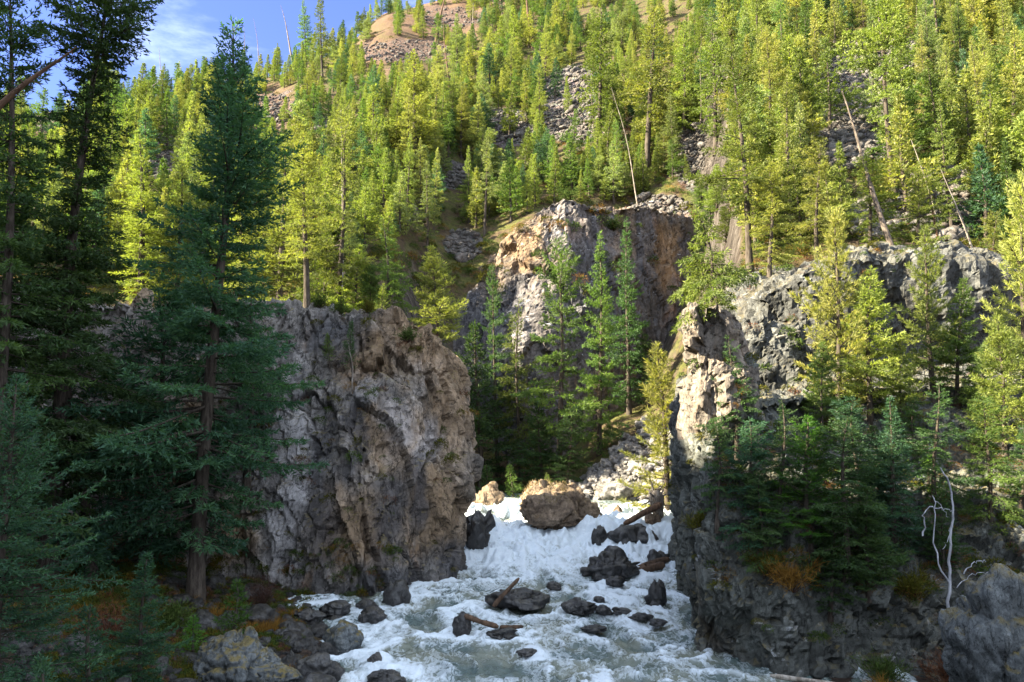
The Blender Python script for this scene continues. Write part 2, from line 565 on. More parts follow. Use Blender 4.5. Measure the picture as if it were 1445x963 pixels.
def loft(levels, nu=120, nv=None):
    """levels: list of closed control rings (same count each); linear between rings; capped"""
    n = len(levels[0])
    d = np.linalg.norm(np.roll(np.array(levels[0], float), -1, 0) - np.array(levels[0], float), axis=1)
    rings = []
    P0 = np.asarray(levels[0], float)
    m = len(P0)
    cum = np.concatenate([[0], np.cumsum(d)])
    s = np.linspace(0, cum[-1], nu, endpoint=False)
    k = np.clip(np.searchsorted(cum, s, 'right') - 1, 0, m - 1)
    t = ((s - cum[k]) / d[k])[:, None]
    for L in levels:
        P = np.asarray(L, float)
        p0, p1, p2, p3 = P[(k - 1) % m], P[k], P[(k + 1) % m], P[(k + 2) % m]
        c = .5 * (2 * p1 + (p2 - p0) * t + (2 * p0 - 5 * p1 + 4 * p2 - p3) * t ** 2 + (3 * p1 - p0 - 3 * p2 + p3) * t ** 3)
        rings.append(c * .55 + (p1 * (1 - t) + p2 * t) * .45)
    allr = []
    for a, b in zip(rings[:-1], rings[1:]):
        for q in range(6):
            allr.append(a + (b - a) * q / 6)
    allr.append(rings[-1])
    cen_b, cen_t = rings[0].mean(0), rings[-1].mean(0)
    pre = [cen_b + (rings[0] - cen_b) * f for f in (.02, .5)]
    post = [cen_t + (rings[-1] - cen_t) * f for f in (.66, .33, .02)]
    V = np.concatenate(pre + allr + post)
    return V, grid_faces(nu, len(pre) + len(allr) + len(post), True)


def remesh(name, parts, voxel):
    A = Acc()
    for V, F in parts:
        A.add(V, F)
    me = A.mesh(name + '_raw', None)
    bm = bmesh.new()
    bm.from_mesh(me)
    bmesh.ops.holes_fill(bm, edges=bm.edges, sides=0)
    bmesh.ops.recalc_face_normals(bm, faces=bm.faces)
    bm.to_mesh(me)
    bm.free()
    ob = link(name + '_raw', me)
    md = ob.modifiers.new('r', 'REMESH')
    md.mode = 'VOXEL'
    md.voxel_size = voxel
    dg = bpy.context.evaluated_depsgraph_get()
    out = bpy.data.meshes.new_from_object(ob.evaluated_get(dg))
    bpy.data.objects.remove(ob)
    bpy.data.meshes.remove(me)
    return out


def co_of(me):
    n = len(me.vertices)
    V = np.zeros(n * 3, np.float32)
    me.vertices.foreach_get('co', V)
    Nn = np.zeros(n * 3, np.float32)
    me.vertices.foreach_get('normal', Nn)
    return V.reshape(-1, 3).astype(float), Nn.reshape(-1, 3).astype(float)


def roughen(me, seed, big=.8, block=.5, blk_size=(1.4, 1.4, 2.2), small=.25, gully=.4, fine=.08, freq=.22, turn=.5):
    """broken rock: tilted joint blocks at three sizes, gullies and grit, pushed out along the surface"""
    V, Nn = co_of(me)
    warp = np.stack([fbm(V * .6, 3, seed + 40 + k) for k in range(3)], 1) * .30
    c_, s_ = math.cos(turn), math.sin(turn)
    M = np.array([[c_, -s_, .10], [s_, c_, .16], [-.12, -.14, 1]])
    Q = (V + warp) @ M.T
    b = np.array(blk_size)
    o1, e1 = facets(Q / b, seed, .55, True)
    o2, e2 = facets((Q + 5) / (b * .42), seed + 50, .7, True)
    o3, e3 = facets((V + warp) @ M / (b * .18) + 9, seed + 80, .8, True)
    d = fbm(V * freq, 3, seed + 1) * big
    d += o1 * block - sstep(.05, 0, e1) * block * .25
    d += o2 * small - sstep(.06, 0, e2) * small * .3
    d += o3 * small * .32
    g = ridged(V * np.array([.75, .75, .10]) * (12. / max(12., np.ptp(V[:, 2]))) ** .8, 3, seed + 7)
    d += (g - .35) * gully
    d += fbm(V * 4.5, 3, seed + 9, .6) * fine
    W = V + Nn * d[:, None]
    me.vertices.foreach_set('co', W.astype(np.float32).ravel())
    me.update()
    return W


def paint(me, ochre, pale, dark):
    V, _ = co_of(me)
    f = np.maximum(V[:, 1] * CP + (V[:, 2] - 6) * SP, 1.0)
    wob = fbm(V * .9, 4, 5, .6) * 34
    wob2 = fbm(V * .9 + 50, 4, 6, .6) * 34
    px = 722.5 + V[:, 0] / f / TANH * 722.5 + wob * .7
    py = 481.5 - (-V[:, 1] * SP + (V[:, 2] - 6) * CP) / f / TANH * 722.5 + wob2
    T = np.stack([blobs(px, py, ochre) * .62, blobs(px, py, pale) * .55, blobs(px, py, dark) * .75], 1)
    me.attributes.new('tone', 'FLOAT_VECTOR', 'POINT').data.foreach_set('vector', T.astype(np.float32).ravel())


def finish_cliff(name, me, mat, label, smooth=False):
    me.name = name
    me.materials.clear()
    me.materials.append(mat)
    me.polygons.foreach_set('use_smooth', np.full(len(me.polygons), smooth))
    me.update()
    o = link(name, me)
    tag(o, label, kind='structure')
    return o


def ring(L):
    return [tuple(p) for p in L]


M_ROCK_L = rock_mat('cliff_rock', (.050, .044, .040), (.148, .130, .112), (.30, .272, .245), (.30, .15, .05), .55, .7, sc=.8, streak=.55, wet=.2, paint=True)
M_ROCK_R = rock_mat('lichen_rock', (.030, .031, .027), (.072, .074, .063), (.145, .15, .135), (.20, .13, .06), .35, .75, snow=.25, sc=1.0, streak=.45, wet=-.4)
M_ROCK_P = rock_mat('pale_pillar_rock', (.045, .037, .030), (.125, .103, .084), (.215, .183, .152), (.28, .17, .08), .4, .35, sc=1.2, streak=.35)
M_ROCK_B = rock_mat('back_cliff_rock', (.042, .034, .031), (.105, .088, .082), (.20, .178, .168), (.33, .17, .09), .6, .3, snow=.5, sc=.5, streak=.75, paint=True)
M_ROCK_D = rock_mat('dark_dome_rock', (.028, .028, .026), (.062, .062, .058), (.12, .12, .11), (.13, .10, .05), .3, .5, snow=.2, sc=.9, streak=.4)

terrain = build_terrain()

cliffs = []
# left cliff: a long wall from the left edge of the frame to the narrows
b = [(-30, 36, 1), (-24, 36.0, 1), (-18, 34.6, .6), (-14.5, 33.8, .4), (-11.5, 33.2, 0), (-8.6, 32.9, -.6), (-6.4, 32.6, -1), (-4.7, 33.6, -1), (-3.0, 35.6, -1), (-2.6, 38.0, -1), (-3.2, 40, -1), (-5, 41, -1), (-9, 41.6, -1), (-18, 44, -1), (-30, 46, -1)]
mid = [(-30, 37, 6), (-24, 36.6, 6), (-18, 35.0, 6), (-14.5, 34.0, 5.5), (-11.5, 33.5, 5.5), (-8.6, 33.6, 5.5), (-6.4, 33.4, 5.2), (-4.4, 34.2, 5.2), (-2.6, 36.0, 5.4), (-2.25, 38.2, 5.6), (-2.8, 39.8, 5), (-5, 40.6, 5), (-9, 41.2, 5), (-18, 43.6, 5), (-30, 46, 5)]
top = [(-30, 39, 13.5), (-24, 38.6, 13.4), (-18, 37.4, 13.2), (-14.5, 36.2, 12.7), (-11.5, 35.8, 12.6), (-8.6, 35.8, 12.3), (-6.4, 35.6, 12.0), (-4.3, 35.9, 12.0), (-3.0, 36.9, 10.6), (-2.7, 38.4, 10.3), (-3.2, 39.5, 10.2), (-5.5, 40, 10.8), (-9, 40.6, 11.4), (-18, 42.6, 12.6), (-30, 45, 13.4)]
me = remesh('cliff', [loft([b, mid, top], 160)], .095)
roughen(me, 11, big=.8, block=.68, blk_size=(2.0, 2.0, 4.6), small=.32, gully=.2, fine=.05)
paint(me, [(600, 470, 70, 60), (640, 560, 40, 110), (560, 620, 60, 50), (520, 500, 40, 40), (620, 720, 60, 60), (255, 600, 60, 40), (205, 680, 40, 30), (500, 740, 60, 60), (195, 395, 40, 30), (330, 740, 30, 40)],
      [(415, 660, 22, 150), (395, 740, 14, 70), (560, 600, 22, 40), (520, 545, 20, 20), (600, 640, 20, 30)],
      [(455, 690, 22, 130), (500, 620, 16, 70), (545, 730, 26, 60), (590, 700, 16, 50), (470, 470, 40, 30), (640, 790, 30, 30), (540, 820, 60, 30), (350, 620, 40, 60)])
cliffs.append(finish_cliff('cliff', me, M_ROCK_L, 'tall grey and ochre rock cliff rising left of the white rapids'))

# right cliff mass with the pale pillar at its river edge and a hollow at its foot
b = [(6.5, 26, -1), (5.9, 24.6, -1), (6.3, 23.6, -1), (7.7, 22.9, -1), (10, 22.6, -1), (13, 21.6, -1), (17, 20.5, -1), (24, 20, -1), (30, 24, -1), (30, 42, -1), (18, 42, -1), (9, 42, -1), (7.6, 36, -1), (6.9, 30, -1)]
m1 = [(6.2, 26, 2.2), (5.55, 24.8, 2.2), (6.1, 23.6, 2.2), (7.6, 23.1, 2.2), (10, 23.0, 2.0), (13, 22.6, 1.7), (17, 21.5, 1.6), (24, 21.3, 1.8), (30, 25, 3), (30, 41, 3), (18, 41, 3), (9, 41, 3), (7.4, 36, 3), (6.7, 30, 2.5)]
m2 = [(6.3, 26.2, 5.6), (5.95, 25.2, 5.4), (6.5, 24.4, 5.2), (7.5, 24.2, 4.9), (10, 24.8, 4.6), (13, 25.4, 4.3), (17, 25, 4.2), (24, 25, 4.8), (30, 28, 6), (30, 41, 8), (18, 41, 8), (9, 41, 8), (7.4, 36, 7), (6.7, 30, 6.5)]
top = [(6.4, 27.4, 8.0), (6.3, 26.2, 7.6), (6.7, 26, 7.4), (7.7, 27, 7.4), (10, 29, 7.3), (13, 30, 7.5), (17, 30, 7.6), (24, 30, 7.8), (29, 31, 8.6), (29, 40, 11), (18, 40, 10), (9, 40, 10), (7.8, 36, 9), (7, 30, 8.5)]
parts = [loft([b, m1, m2, top], 140)]
parts.append(loft([[(6.1, 27.2, 3), (6.0, 26, 3), (6.4, 25.2, 3), (7.3, 25.2, 3), (8.6, 26.2, 3), (8.4, 27.8, 3), (6.8, 28.4, 3)],
                   [(5.85, 27.2, 8.6), (5.8, 26.2, 8.6), (6.2, 25.6, 8.6), (7.2, 25.6, 8.6), (8.3, 26.4, 8.4), (8.1, 27.8, 8.4), (6.8, 28.2, 8.6)],
                   [(5.75, 27, 10.8), (5.75, 26.4, 10.9), (6.2, 26.0, 11.0), (7.1, 26.0, 11.0), (7.9, 26.6, 10.4), (7.7, 27.6, 10.5), (6.7, 27.9, 10.9)]], 60))
# blocky outcrop right of the pillar, below the dark dome
parts.append(loft([[(8.6, 31, 6), (10.2, 30.4, 6), (12.6, 30.6, 6), (13.4, 33, 6), (11, 35, 6), (8.8, 34, 6)],
                   [(8.8, 31.6, 9.6), (10.2, 31, 9.4), (12.2, 31.4, 9.0), (13, 33, 9.2), (11, 34.6, 9.9), (9, 33.6, 10)],
                   [(9.2, 32.0, 11.4), (10.2, 31.8, 11.5), (11.8, 32.2, 10.6), (12.2, 33.2, 10.8), (11, 34.2, 11.6), (9.4, 33.4, 11.8)]], 40))
me = remesh('cliff', parts, .10)
V, Nn = co_of(me)
# the undercut hollow at the foot of the pillar
hol = np.exp(-(((V[:, 0] - 6.2) / .55) ** 2 + ((V[:, 2] - .35) / .75) ** 2)) * (V[:, 1] < 25.4)
V[:, 1] += hol * 1.5
me.vertices.foreach_set('co', V.astype(np.float32).ravel())
me.update()
roughen(me, 23, big=.4, block=.45, blk_size=(1.4, 1.4, 2.6), small=.22, gully=.15, fine=.06, freq=.3)
o = finish_cliff('cliff', me, M_ROCK_R, 'dark lichen covered rock wall with a pale pillar right of the rapids')
# the sunlit pillar and its cap are of paler stone: second material slot by place
me.materials.append(M_ROCK_P)
n = len(me.polygons)
cen = np.zeros(n * 3, np.float32)
me.polygons.foreach_get('center', cen)
cen = cen.reshape(-1, 3).astype(float)
sel = (cen[:, 0] < 8.2 + fbm(cen * .9, 3, 3) * 1.0) & (cen[:, 1] < 28.6) & (cen[:, 2] > 6.4 + fbm(cen * .8, 3, 4) * 1.6)
me.materials.append(M_ROCK_D)
sel2 = (cen[:, 1] > 29.8) & (cen[:, 2] > 7.2) & ~sel  # outcrop behind the pillar takes darker rock to imitate the trees' shade
me.polygons.foreach_set('material_index', (sel * 1 + sel2 * 2).astype(np.int32))
cliffs.append(o)

# back cliff with its sharp left shoulder
b = [(-7.5, 75, 3), (-5, 70.5, 2), (-1, 67.5, 1.5), (3, 67.5, 1.5), (7, 69.5, 3), (12, 73, 5), (17, 77, 8), (20, 81, 10), (19, 90, 10), (-2, 90, 6)]
mid = [(-6.4, 76, 15), (-4.6, 72, 13), (-1.0, 69.5, 14), (2.6, 69.5, 16), (7, 72.2, 17), (12, 75.4, 17.5), (17, 79, 18), (20, 83, 20), (19, 92, 26), (-2, 91, 22)]
top = [(-5.6, 77.5, 19.5), (-4.2, 75.5, 21.8), (-.2, 75.5, 26.6), (3.6, 75.5, 30.6), (7.2, 75.6, 30.8), (12, 78.0, 31.0), (17, 81, 31.0), (20, 84.5, 31.5), (19, 93, 36), (0, 92, 32)]
me = remesh('cliff', [loft([b, mid, top], 130)], .22)
roughen(me, 37, big=1.0, block=.7, blk_size=(2.8, 2.8, 10), small=.26, gully=.4, fine=.08, freq=.14)
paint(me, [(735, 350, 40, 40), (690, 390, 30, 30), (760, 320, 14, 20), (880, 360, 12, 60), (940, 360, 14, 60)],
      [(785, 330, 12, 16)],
      [(690, 440, 50, 60), (720, 420, 20, 40), (850, 420, 60, 90), (700, 600, 70, 80), (910, 420, 20, 60), (815, 400, 20, 60)])  # dark tone stands in for shade: left face, foot and dimly grazed right part
cliffs.append(finish_cliff('cliff', me, M_ROCK_B, 'high ribbed cliff of grey and rusty rock behind the gorge'))

# dark rounded rock dome above the right bank
b = [(12.4, 42, 5), (14.4, 41, 5), (18, 40.6, 5), (23, 41, 5), (28, 42, 5), (34, 45, 5), (34, 52, 7), (22, 53, 7), (13, 50, 6)]
mid = [(12.2, 40.6, 11.5), (14.4, 39.4, 12), (18, 39.0, 12.2), (23, 39.4, 12), (28, 40.4, 11.2), (33.5, 43.4, 10), (34, 52, 13), (22, 52.5, 15), (13.2, 49.5, 14)]
rim = [(12.4, 40.2, 14.0), (14.6, 38.8, 14.9), (18.2, 38.4, 15.6), (23, 38.8, 15.2), (27.9, 39.9, 14.0), (33, 43.2, 11.8), (33.6, 51.6, 14), (22, 52.3, 17), (13.6, 49.3, 16)]
top = [(13.4, 42.0, 15.4), (15.4, 40.8, 16.3), (18.5, 40.4, 17.0), (23, 40.8, 16.6), (27.3, 42.0, 15.2), (31.6, 44.8, 12.9), (32.5, 51, 15), (22, 52, 18.5), (14.2, 49, 17.2)]
me = remesh('cliff', [loft([b, mid, rim, top], 100)], .15)
roughen(me, 51, big=.7, block=.35, blk_size=(2.4, 2.4, 4), small=.25, gully=.25, fine=.07, freq=.25)
cliffs.append(finish_cliff('cliff', me, M_ROCK_D, 'dark rounded rock outcrop below the sunlit slope on the right'))

# lit pinkish outcrops under the leaning snags on the right slope
bpy.context.view_layer.update()


class Ground:
    def __init__(s, objs):
        vs, fs, n = [], [], 0
        for o in objs:
            me = o.data
            V, _ = co_of(me)
            k = len(me.polygons[0].vertices)
            F = np.zeros(len(me.loops), np.int32)
            me.loops.foreach_get('vertex_index', F)
            F = F.reshape(-1, k)
            vs.append(V)
            fs.append(F + n)
            n += len(V)
        s.t = BVHTree.FromPolygons(np.concatenate(vs).tolist(), np.concatenate(fs).tolist(), epsilon=0.0)

    def drop(s, x, y, z0=400):
        h = s.t.ray_cast(Vector((x, y, z0)), Vector((0, 0, -1)))
        return h[0]

    def hit(s, px, py):
        h = s.t.ray_cast(Vector(EYE), ray(px, py).normalized())
        return h[0], h[1]


GROUND = Ground([terrain] + cliffs)
# ------------------------------------------------------------------ boulders
def rock_mesh(name, seed, dims, mat, sub=5, block=.30, flat=.25, rough=.05):
    bm = bmesh.new()
    bmesh.ops.create_icosphere(bm, subdivisions=sub, radius=1.0)
    me = bpy.data.meshes.new(name)
    bm.to_mesh(me)
    bm.free()
    V, Nn = co_of(me)
    p = V * 1.05 + seed * 3.7
    o, e = facets(p * .95 + fbm(p * 1.5, 2, seed)[:, None] * .12, seed, .95, True)
    o2, e2 = facets(p * 2.4, seed + 9, .9, True)
    d = fbm(p * .8, 3, seed) * .35 + o * block - sstep(.12, 0, e) * .06 + o2 * .11 - sstep(.1, 0, e2) * .03 + fbm(p * 5, 3, seed + 3) * rough
    V = V * (1 + d)[:, None]
    V[:, 2] = np.where(V[:, 2] < -flat, -flat + (V[:, 2] + flat) * .35, V[:, 2])
    V *= np.array(dims)
    me.vertices.foreach_set('co', V.astype(np.float32).ravel())
    me.polygons.foreach_set('use_smooth', np.ones(len(me.polygons), bool))
    me.materials.append(mat)
    me.update()
    return me


M_WET = rock_mat('wet_river_rock', (.010, .010, .010), (.026, .024, .023), (.06, .056, .052), (.05, .03, .02), .4, .15, sc=2.0, streak=.3, rand=True)
for nd in M_WET.node_tree.nodes:
    if nd.type == 'BSDF_PRINCIPLED':
        nd.inputs['Roughness'].default_value = .42
        nd.inputs['Specular IOR Level'].default_value = .5
M_BOULDER = rock_mat('talus_rock', (.07, .065, .062), (.19, .175, .165), (.33, .31, .29), (.22, .13, .07), .5, .15, sc=1.6, streak=.2, rand=True)
M_BROWN = rock_mat('brown_rock', (.06, .042, .030), (.17, .12, .082), (.30, .22, .15), (.22, .12, .05), .5, .3, sc=1.6, streak=.2, rand=True)
M_BANKROCK = rock_mat('grey_bank_rock', (.03, .034, .034), (.08, .087, .088), (.16, .17, .168), (.17, .13, .04), .5, .8, sc=1.8, streak=.3, moss_col=(.14, .12, .02), rand=True)

# px, py of centre; width, height in photo pixels; depth y; material; label
RIVER_ROCKS = [
    (794, 713, 124, 72, 50.5, 'brown', 'large sunlit brown boulder with dry grass on top at the head of the rapids'),
    (676, 748, 46, 58, 44.3, 'wet', 'dark ledge rock with a thin veil of water beside the left cliff'),
    (846, 757, 26, 30, 44.0, 'wet', 'narrow dark rock between two thin falls on the right of the cascade'),
    (896, 758, 72, 36, 44.0, 'wet', 'flat topped dark boulder at the lip of the right hand falls'),
    (864, 793, 86, 42, 41.0, 'wet', 'broad rounded dark boulder below the lip of the right hand falls'),
    (730, 849, 88, 28, 33.2, 'wet', 'flat dark slab with a broken stick on it in mid river'),
    (782, 827, 22, 11, 35.2, 'wet', 'small black stone just upstream of the flat slab'),
    (651, 881, 30, 32, 29.0, 'wet', 'blocky black rock holding a drift stick in the near rapids'),
    (819, 857, 50, 20, 32.8, 'wet', 'low black boulder in the middle of the shallow riffle'),
    (854, 862, 26, 13, 32.4, 'wet', 'small black stone touching the low boulder in the riffle'),
    (880, 864, 30, 11, 32.2, 'wet', 'thin flat black stone at the right end of the riffle line'),
    (871, 822, 38, 16, 36.0, 'wet', 'dark humped stone below the broad rounded boulder'),
    (846, 848, 18, 10, 33.8, 'wet', 'tiny dark stone behind the riffle boulders'),
    (927, 836, 32, 36, 33.0, 'wet', 'black rock close against the right hand pillar'),
    (931, 786, 34, 20, 40.0, 'wet', 'reddish dark rock beside the pillar at the foot of the falls'),
    (906, 872, 40, 10, 31.0, 'wet', 'nearly submerged flat rock toward the right pillar'),
    (838, 889, 44, 10, 29.5, 'wet', 'nearly submerged rock with foam over it in mid river'),
    (708, 895, 46, 15, 28.2, 'wet', 'drowned grey rock humping the water below the drift stick'),
    (930, 880, 30, 9, 30.0, 'wet', 'barely showing dark stone near the hollow of the pillar'),
    (744, 923, 30, 9, 25.4, 'wet', 'small dark stone breaking the foam in the nearest water'),
    (872, 720, 14, 14, 49.0, 'brown', 'small reddish stone in the sunlit flow right of the grassy boulder'),
    (900, 742, 26, 12, 46.5, 'wet', 'low rusty rock above the flat topped boulder'),
    (922, 735, 30, 22, 47.5, 'brown', 'brown rock under the driftwood pile beside the pillar'),
    (689, 696, 46, 32, 55.0, 'brown', 'brown boulder across the quiet pool behind the left cliff'),
    (558, 836, 40, 34, 31.6, 'wet', 'black rock tucked under the foot of the left cliff'),
    (524, 868, 42, 20, 28.6, 'wet', 'black shore rock at the edge of the white water below the cliff'),
    (516, 853, 34, 14, 29.8, 'wet', 'dark shore stone behind the black shore rock'),
    (478, 897, 60, 38, 25.6, 'bank', 'mossy round boulder with dry grass at the left shore'),
    (528, 931, 24, 18, 24.0, 'wet', 'small pointed black stone off the left shore'),
    (446, 944, 68, 42, 22.6, 'wet', 'dark wet boulder at the bottom left shore'),
    (542, 957, 60, 18, 22.6, 'wet', 'flat wet rock awash at the bottom edge of the river'),
    (318, 932, 138, 82, 20.0, 'bank', 'big grey lichen boulder with yellow moss in front of the left bank'),
    (385, 958, 60, 30, 20.5, 'bank', 'lower grey boulder beside the big lichen boulder'),
    (432, 872, 50, 22, 27.5, 'wet', 'dark flat rock on the left bank below the white rock face'),
    (405, 893, 44, 20, 25.5, 'wet', 'dark bank rock between the orange grass and the big lichen boulder'),
    (470, 858, 44, 18, 29.2, 'wet', 'long dark rock at the waterline under the cliff'),
    (1500, 866, 240, 220, 16.5, 'bank', 'tall grey lichen covered rock at the bottom right corner'),
]
ROCK_M = {'wet': M_WET, 'brown': M_BROWN, 'bank': M_BANKROCK}
YL = [9, 22, 28, 32, 35, 36.5, 38, 39.4, 40.6, 42, 43.4, 45, 46.4, 48, 49.4, 52, 66]
ZL = [-.15, 0, .2, .40, .55, .85, .95, 1.32, 1.42, 1.85, 1.95, 2.35, 2.42, 2.72, 2.82, 2.9, 2.95]
YR = [9, 22, 28, 33, 36.2, 38.2, 40.4, 42.0, 43.2, 45.5, 50, 66]
ZR = [-.15, 0, .2, .45, .66, .8, 1.1, 1.5, 2.35, 2.6, 2.82, 2.95]


def water_base(x, ye):
    t = sstep(3.0, 4.6, x)
    return np.interp(ye, YL, ZL) * (1 - t) + np.interp(ye, YR, ZR) * t


def meet(px, py):
    d = ray(px, py)
    for k in range(1500):
        y = 14 + k * .03
        q = at(px, py, y)
        g = max(float(water_base(q.x, y)), float(terrain_h(np.array([q.x]), np.array([y]))[0]) if k % 3 == 0 else -9)
        if q.z <= g:
            return q
    return at(px, py, 50)


rocks_in_water = []
for k, (px, py, w, h, y, m, lab) in enumerate(RIVER_ROCKS):
    if px > 1300:
        c = at(px, py + h / 2, y)
    else:
        c = meet(px, py + h / 2)
    y = c.y
    sc = y * TANH / 722.5 / CP
    W, H = w * sc, h * sc
    dep = W * rnd.uniform(.7, .9)
    me = rock_mesh('boulder', k + 3, (W * .41, dep * .41, H * .62), ROCK_M[m], 6 if w > 120 else 5 if w > 40 else 4, rough=.09 if w > 120 else .05, block=.17 if (w == 138 or w > 200) else .34)
    V, _ = co_of(me)
    o = link('boulder', me)
    zt = at(px, py - h / 2, y + dep * .2).z
    cx = (V[:, 0].max() + V[:, 0].min()) / 2
    o.location = (c.x - cx, y + dep * .35, zt - V[:, 2].max() + .03)
    if px > 1300:
        o.location.z = c.z
    tag(o, lab, 'boulder', 'rocks in and beside the river')
    rocks_in_water.append((c.x, y + dep * .35, W * .5, dep * .5, zt))


# ------------------------------------------------------------------ river
def build_river():
    xs = np.arange(-11, 12.6, .062)
    ys = np.concatenate([np.arange(9, 20, .16), np.arange(20, 52, .072), np.arange(52, 66, .16)])
    X, Y = np.meshgrid(xs, ys)
    x, y = X.ravel(), Y.ravel()
    p = np.stack([x, y, np.zeros_like(x)], 1)
    w1 = fbm(p / 2.3, 3, 61)
    w2 = fbm(p / 2.3, 3, 62)
    ye = y + fbm(p / np.array([2.2, 4.5, 1]), 4, 60) * 2.6 * sstep(30, 38, y) - .10 * np.maximum(0, -x - 1.5) * 2
    z = water_base(x, ye)
    gl = np.interp(ye, [9, 24, 30, 36, 39, 41, 44, 47.5, 49.6, 51, 66], [.30, .36, .38, .45, .65, .9, 1.0, 1.0, .6, .14, .05])
    rip = np.minimum(gl, .5)
    foam = np.zeros_like(x)
    hump = np.zeros_like(x)
    calm = np.zeros_like(x)
    for (rx, ry, rw, rd, zt) in rocks_in_water:
        if abs(rx) > 12 or ry < 20:
            continue
        dx, dy = (x - rx) / (rw + .15), (y - ry) / (rd + .15)
        d = np.sqrt(dx * dx + dy * dy)
        m = np.abs(x - rx) < rw * 4 + 3
        ringf = np.exp(-((d - 1.25) / .30) ** 2)
        wake = np.exp(-(dx / .9) ** 2) * sstep(.2, -.6, dy) * np.exp(-np.clip(-dy - .8, 0, 99) / 2.2)
        foam = np.maximum(foam, (ringf * .55 + wake * .45) * m)
        hump += m * (np.exp(-(((y - ry) - rd - .25) / .35) ** 2 - (dx / .9) ** 2) * .12 - np.exp(-(dx / .7) ** 2) * sstep(0, -.7, dy) * np.exp(-np.clip(-dy - .7, 0, 99) / .8) * .10)
    # flow-stretched turbulence, finer and rougher in the steep water
    q = np.stack([x * 1.0 + w1 * 1.0, y * .62 + w2 * 1.3, np.zeros_like(x)], 1)
    r1 = ridged(q * .62, 4, 71, .55)
    r2 = ridged(q * 1.7 + 5, 4, 72, .55)
    n3 = fbm(q * 5.2, 3, 73, .6)
    waves = np.sin(y * 2.3 + w1 * 6 + w2 * 3) * fbm(p / 1.9, 2, 77)
    z = z + rip * ((r1 - .35) * .62 + (r2 - .4) * .34 + n3 * .12 + waves * .30) + hump
    # lumps of thrown water where it is steep
    burst = sstep(.0, .6, fbm(p * np.array([1.0, .8, 1]) + 9, 4, 79)) * sstep(.4, .95, gl)
    lump = fbm(p * np.array([.75, .95, 1]) + 31, 4, 83)
    z = z + burst * (.26 + .16 * n3) + sstep(.5, 1, gl) * ((r2 - .4) * .12 + lump * .50)
    f = sstep(.20, .95, gl) * .58 + .21 + (r1 - .45) * .5 + foam * .5 - sstep(.35, 1, gl) * np.clip(-lump - .05, 0, 1) * .9
    lace = sstep(.42, .78, r1 * .55 + r2 * .5 + n3 * .12) * sstep(.10, .3, gl)
    patch = sstep(-.25, .35, fbm(np.stack([x * .5 + w1, y * .28 + w2, x * 0], 1), 3, 81))
    f = f + lace * (.30 + .55 * patch) + (patch - .5) * .22 + n3 * .10
    f = np.clip(f, 0, 1.2)
    # sit the lips of the small right hand falls over the ledge
    me = mesh_np('river', np.stack([x, y, z], 1), grid_faces(len(xs), len(ys)), True, {'foam': f}, water_mat())
    o = link('river', me)
    tag(o, 'white water river rushing down through the gorge', kind='structure')
    return o


def water_mat():
    N = NT('white_water')
    tc = N.n('ShaderNodeTexCoord').outputs['Object']
    foam = N.attr('foam')
    st = N.vmul(tc, (1.0, .55, 1.0))
    wv = N.n('ShaderNodeTexNoise', None, Vector=st, Scale=2.2, Detail=3).outputs['Color']
    ad = N.n('ShaderNodeVectorMath', {'operation': 'MULTIPLY_ADD'})
    N.put(ad.inputs[0], wv)
    ad.inputs[1].default_value = (.9, .9, .9)
    N.put(ad.inputs[2], st)
    n1 = N.noise(ad.outputs[0], 2.6, 6, .62)
    n2 = N.noise(ad.outputs[0], 13, 4, .65)
    rd = N.math('ABSOLUTE', N.math('SUBTRACT', n1, .5))
    lace = N.rng(rd, .0, .11, 1, 0)
    f = N.math('ADD', foam, N.math('MULTIPLY_ADD', lace, .30, N.math('MULTIPLY_ADD', n2, .34, -.26)))
    ff = N.rng(f, .14, .86)
    deep = N.mix(N.rng(N.noise(tc, .5, 3), .35, .65), (.07, .10, .095), (.16, .17, .13))
    col = N.mix(ff, deep, N.mix(n2, (.52, .61, .67), (.84, .88, .90)))
    rough = N.math('MULTIPLY_ADD', ff, .5, .18)
    h = N.math('ADD', n1, N.math('MULTIPLY', n2, .45))
    p = N.n('ShaderNodeBsdfPrincipled', None, Base_Color=col, Roughness=rough, Normal=N.bump(h, .75, .09))
    p.inputs['IOR'].default_value = 1.33
    tr = N.n('ShaderNodeBsdfTranslucent', None, Color=col)
    mx = N.n('ShaderNodeMixShader', None, i0=N.math('MULTIPLY', ff, .18), i1=p, i2=tr)
    return N.done(mx)


river = build_river()

# ------------------------------------------------------------------ talus pile right of the gorge
protos = [rock_mesh('boulder', 100 + k, (1, rnd.uniform(.75, 1), rnd.uniform(.6, .85)), M_BOULDER, 4, block=.34, flat=.6) for k in range(7)]
talus = []
ORD = ['first', 'second', 'third', 'fourth', 'fifth', 'sixth', 'seventh', 'eighth', 'ninth', 'tenth', 'eleventh', 'twelfth', 'thirteenth', 'fourteenth', 'fifteenth', 'sixteenth', 'seventeenth', 'eighteenth', 'nineteenth', 'twentieth'] + ['%dth' % k for k in range(21, 60)]
tries = 0
while len(talus) < 190 and tries < 9000:
    tries += 1
    px = rnd.uniform(806, 955)
    py = rnd.uniform(596, 712)
    low = 708 if px < 905 else 722
    # the pile's upper left edge slopes up to the right
    if py < 690 - (px - 812) * .95 or py > low:
        continue
    g, nrm = GROUND.hit(px, py)
    if g is None or g.y > 76 or g.y < 46:
        continue
    r = min(1.1, .34 * math.exp(rnd.gauss(.15, .45)))
    if any((t[0] - g).length < (t[1] + r) * .62 for t in talus):
        continue
    talus.append((g.copy(), r))
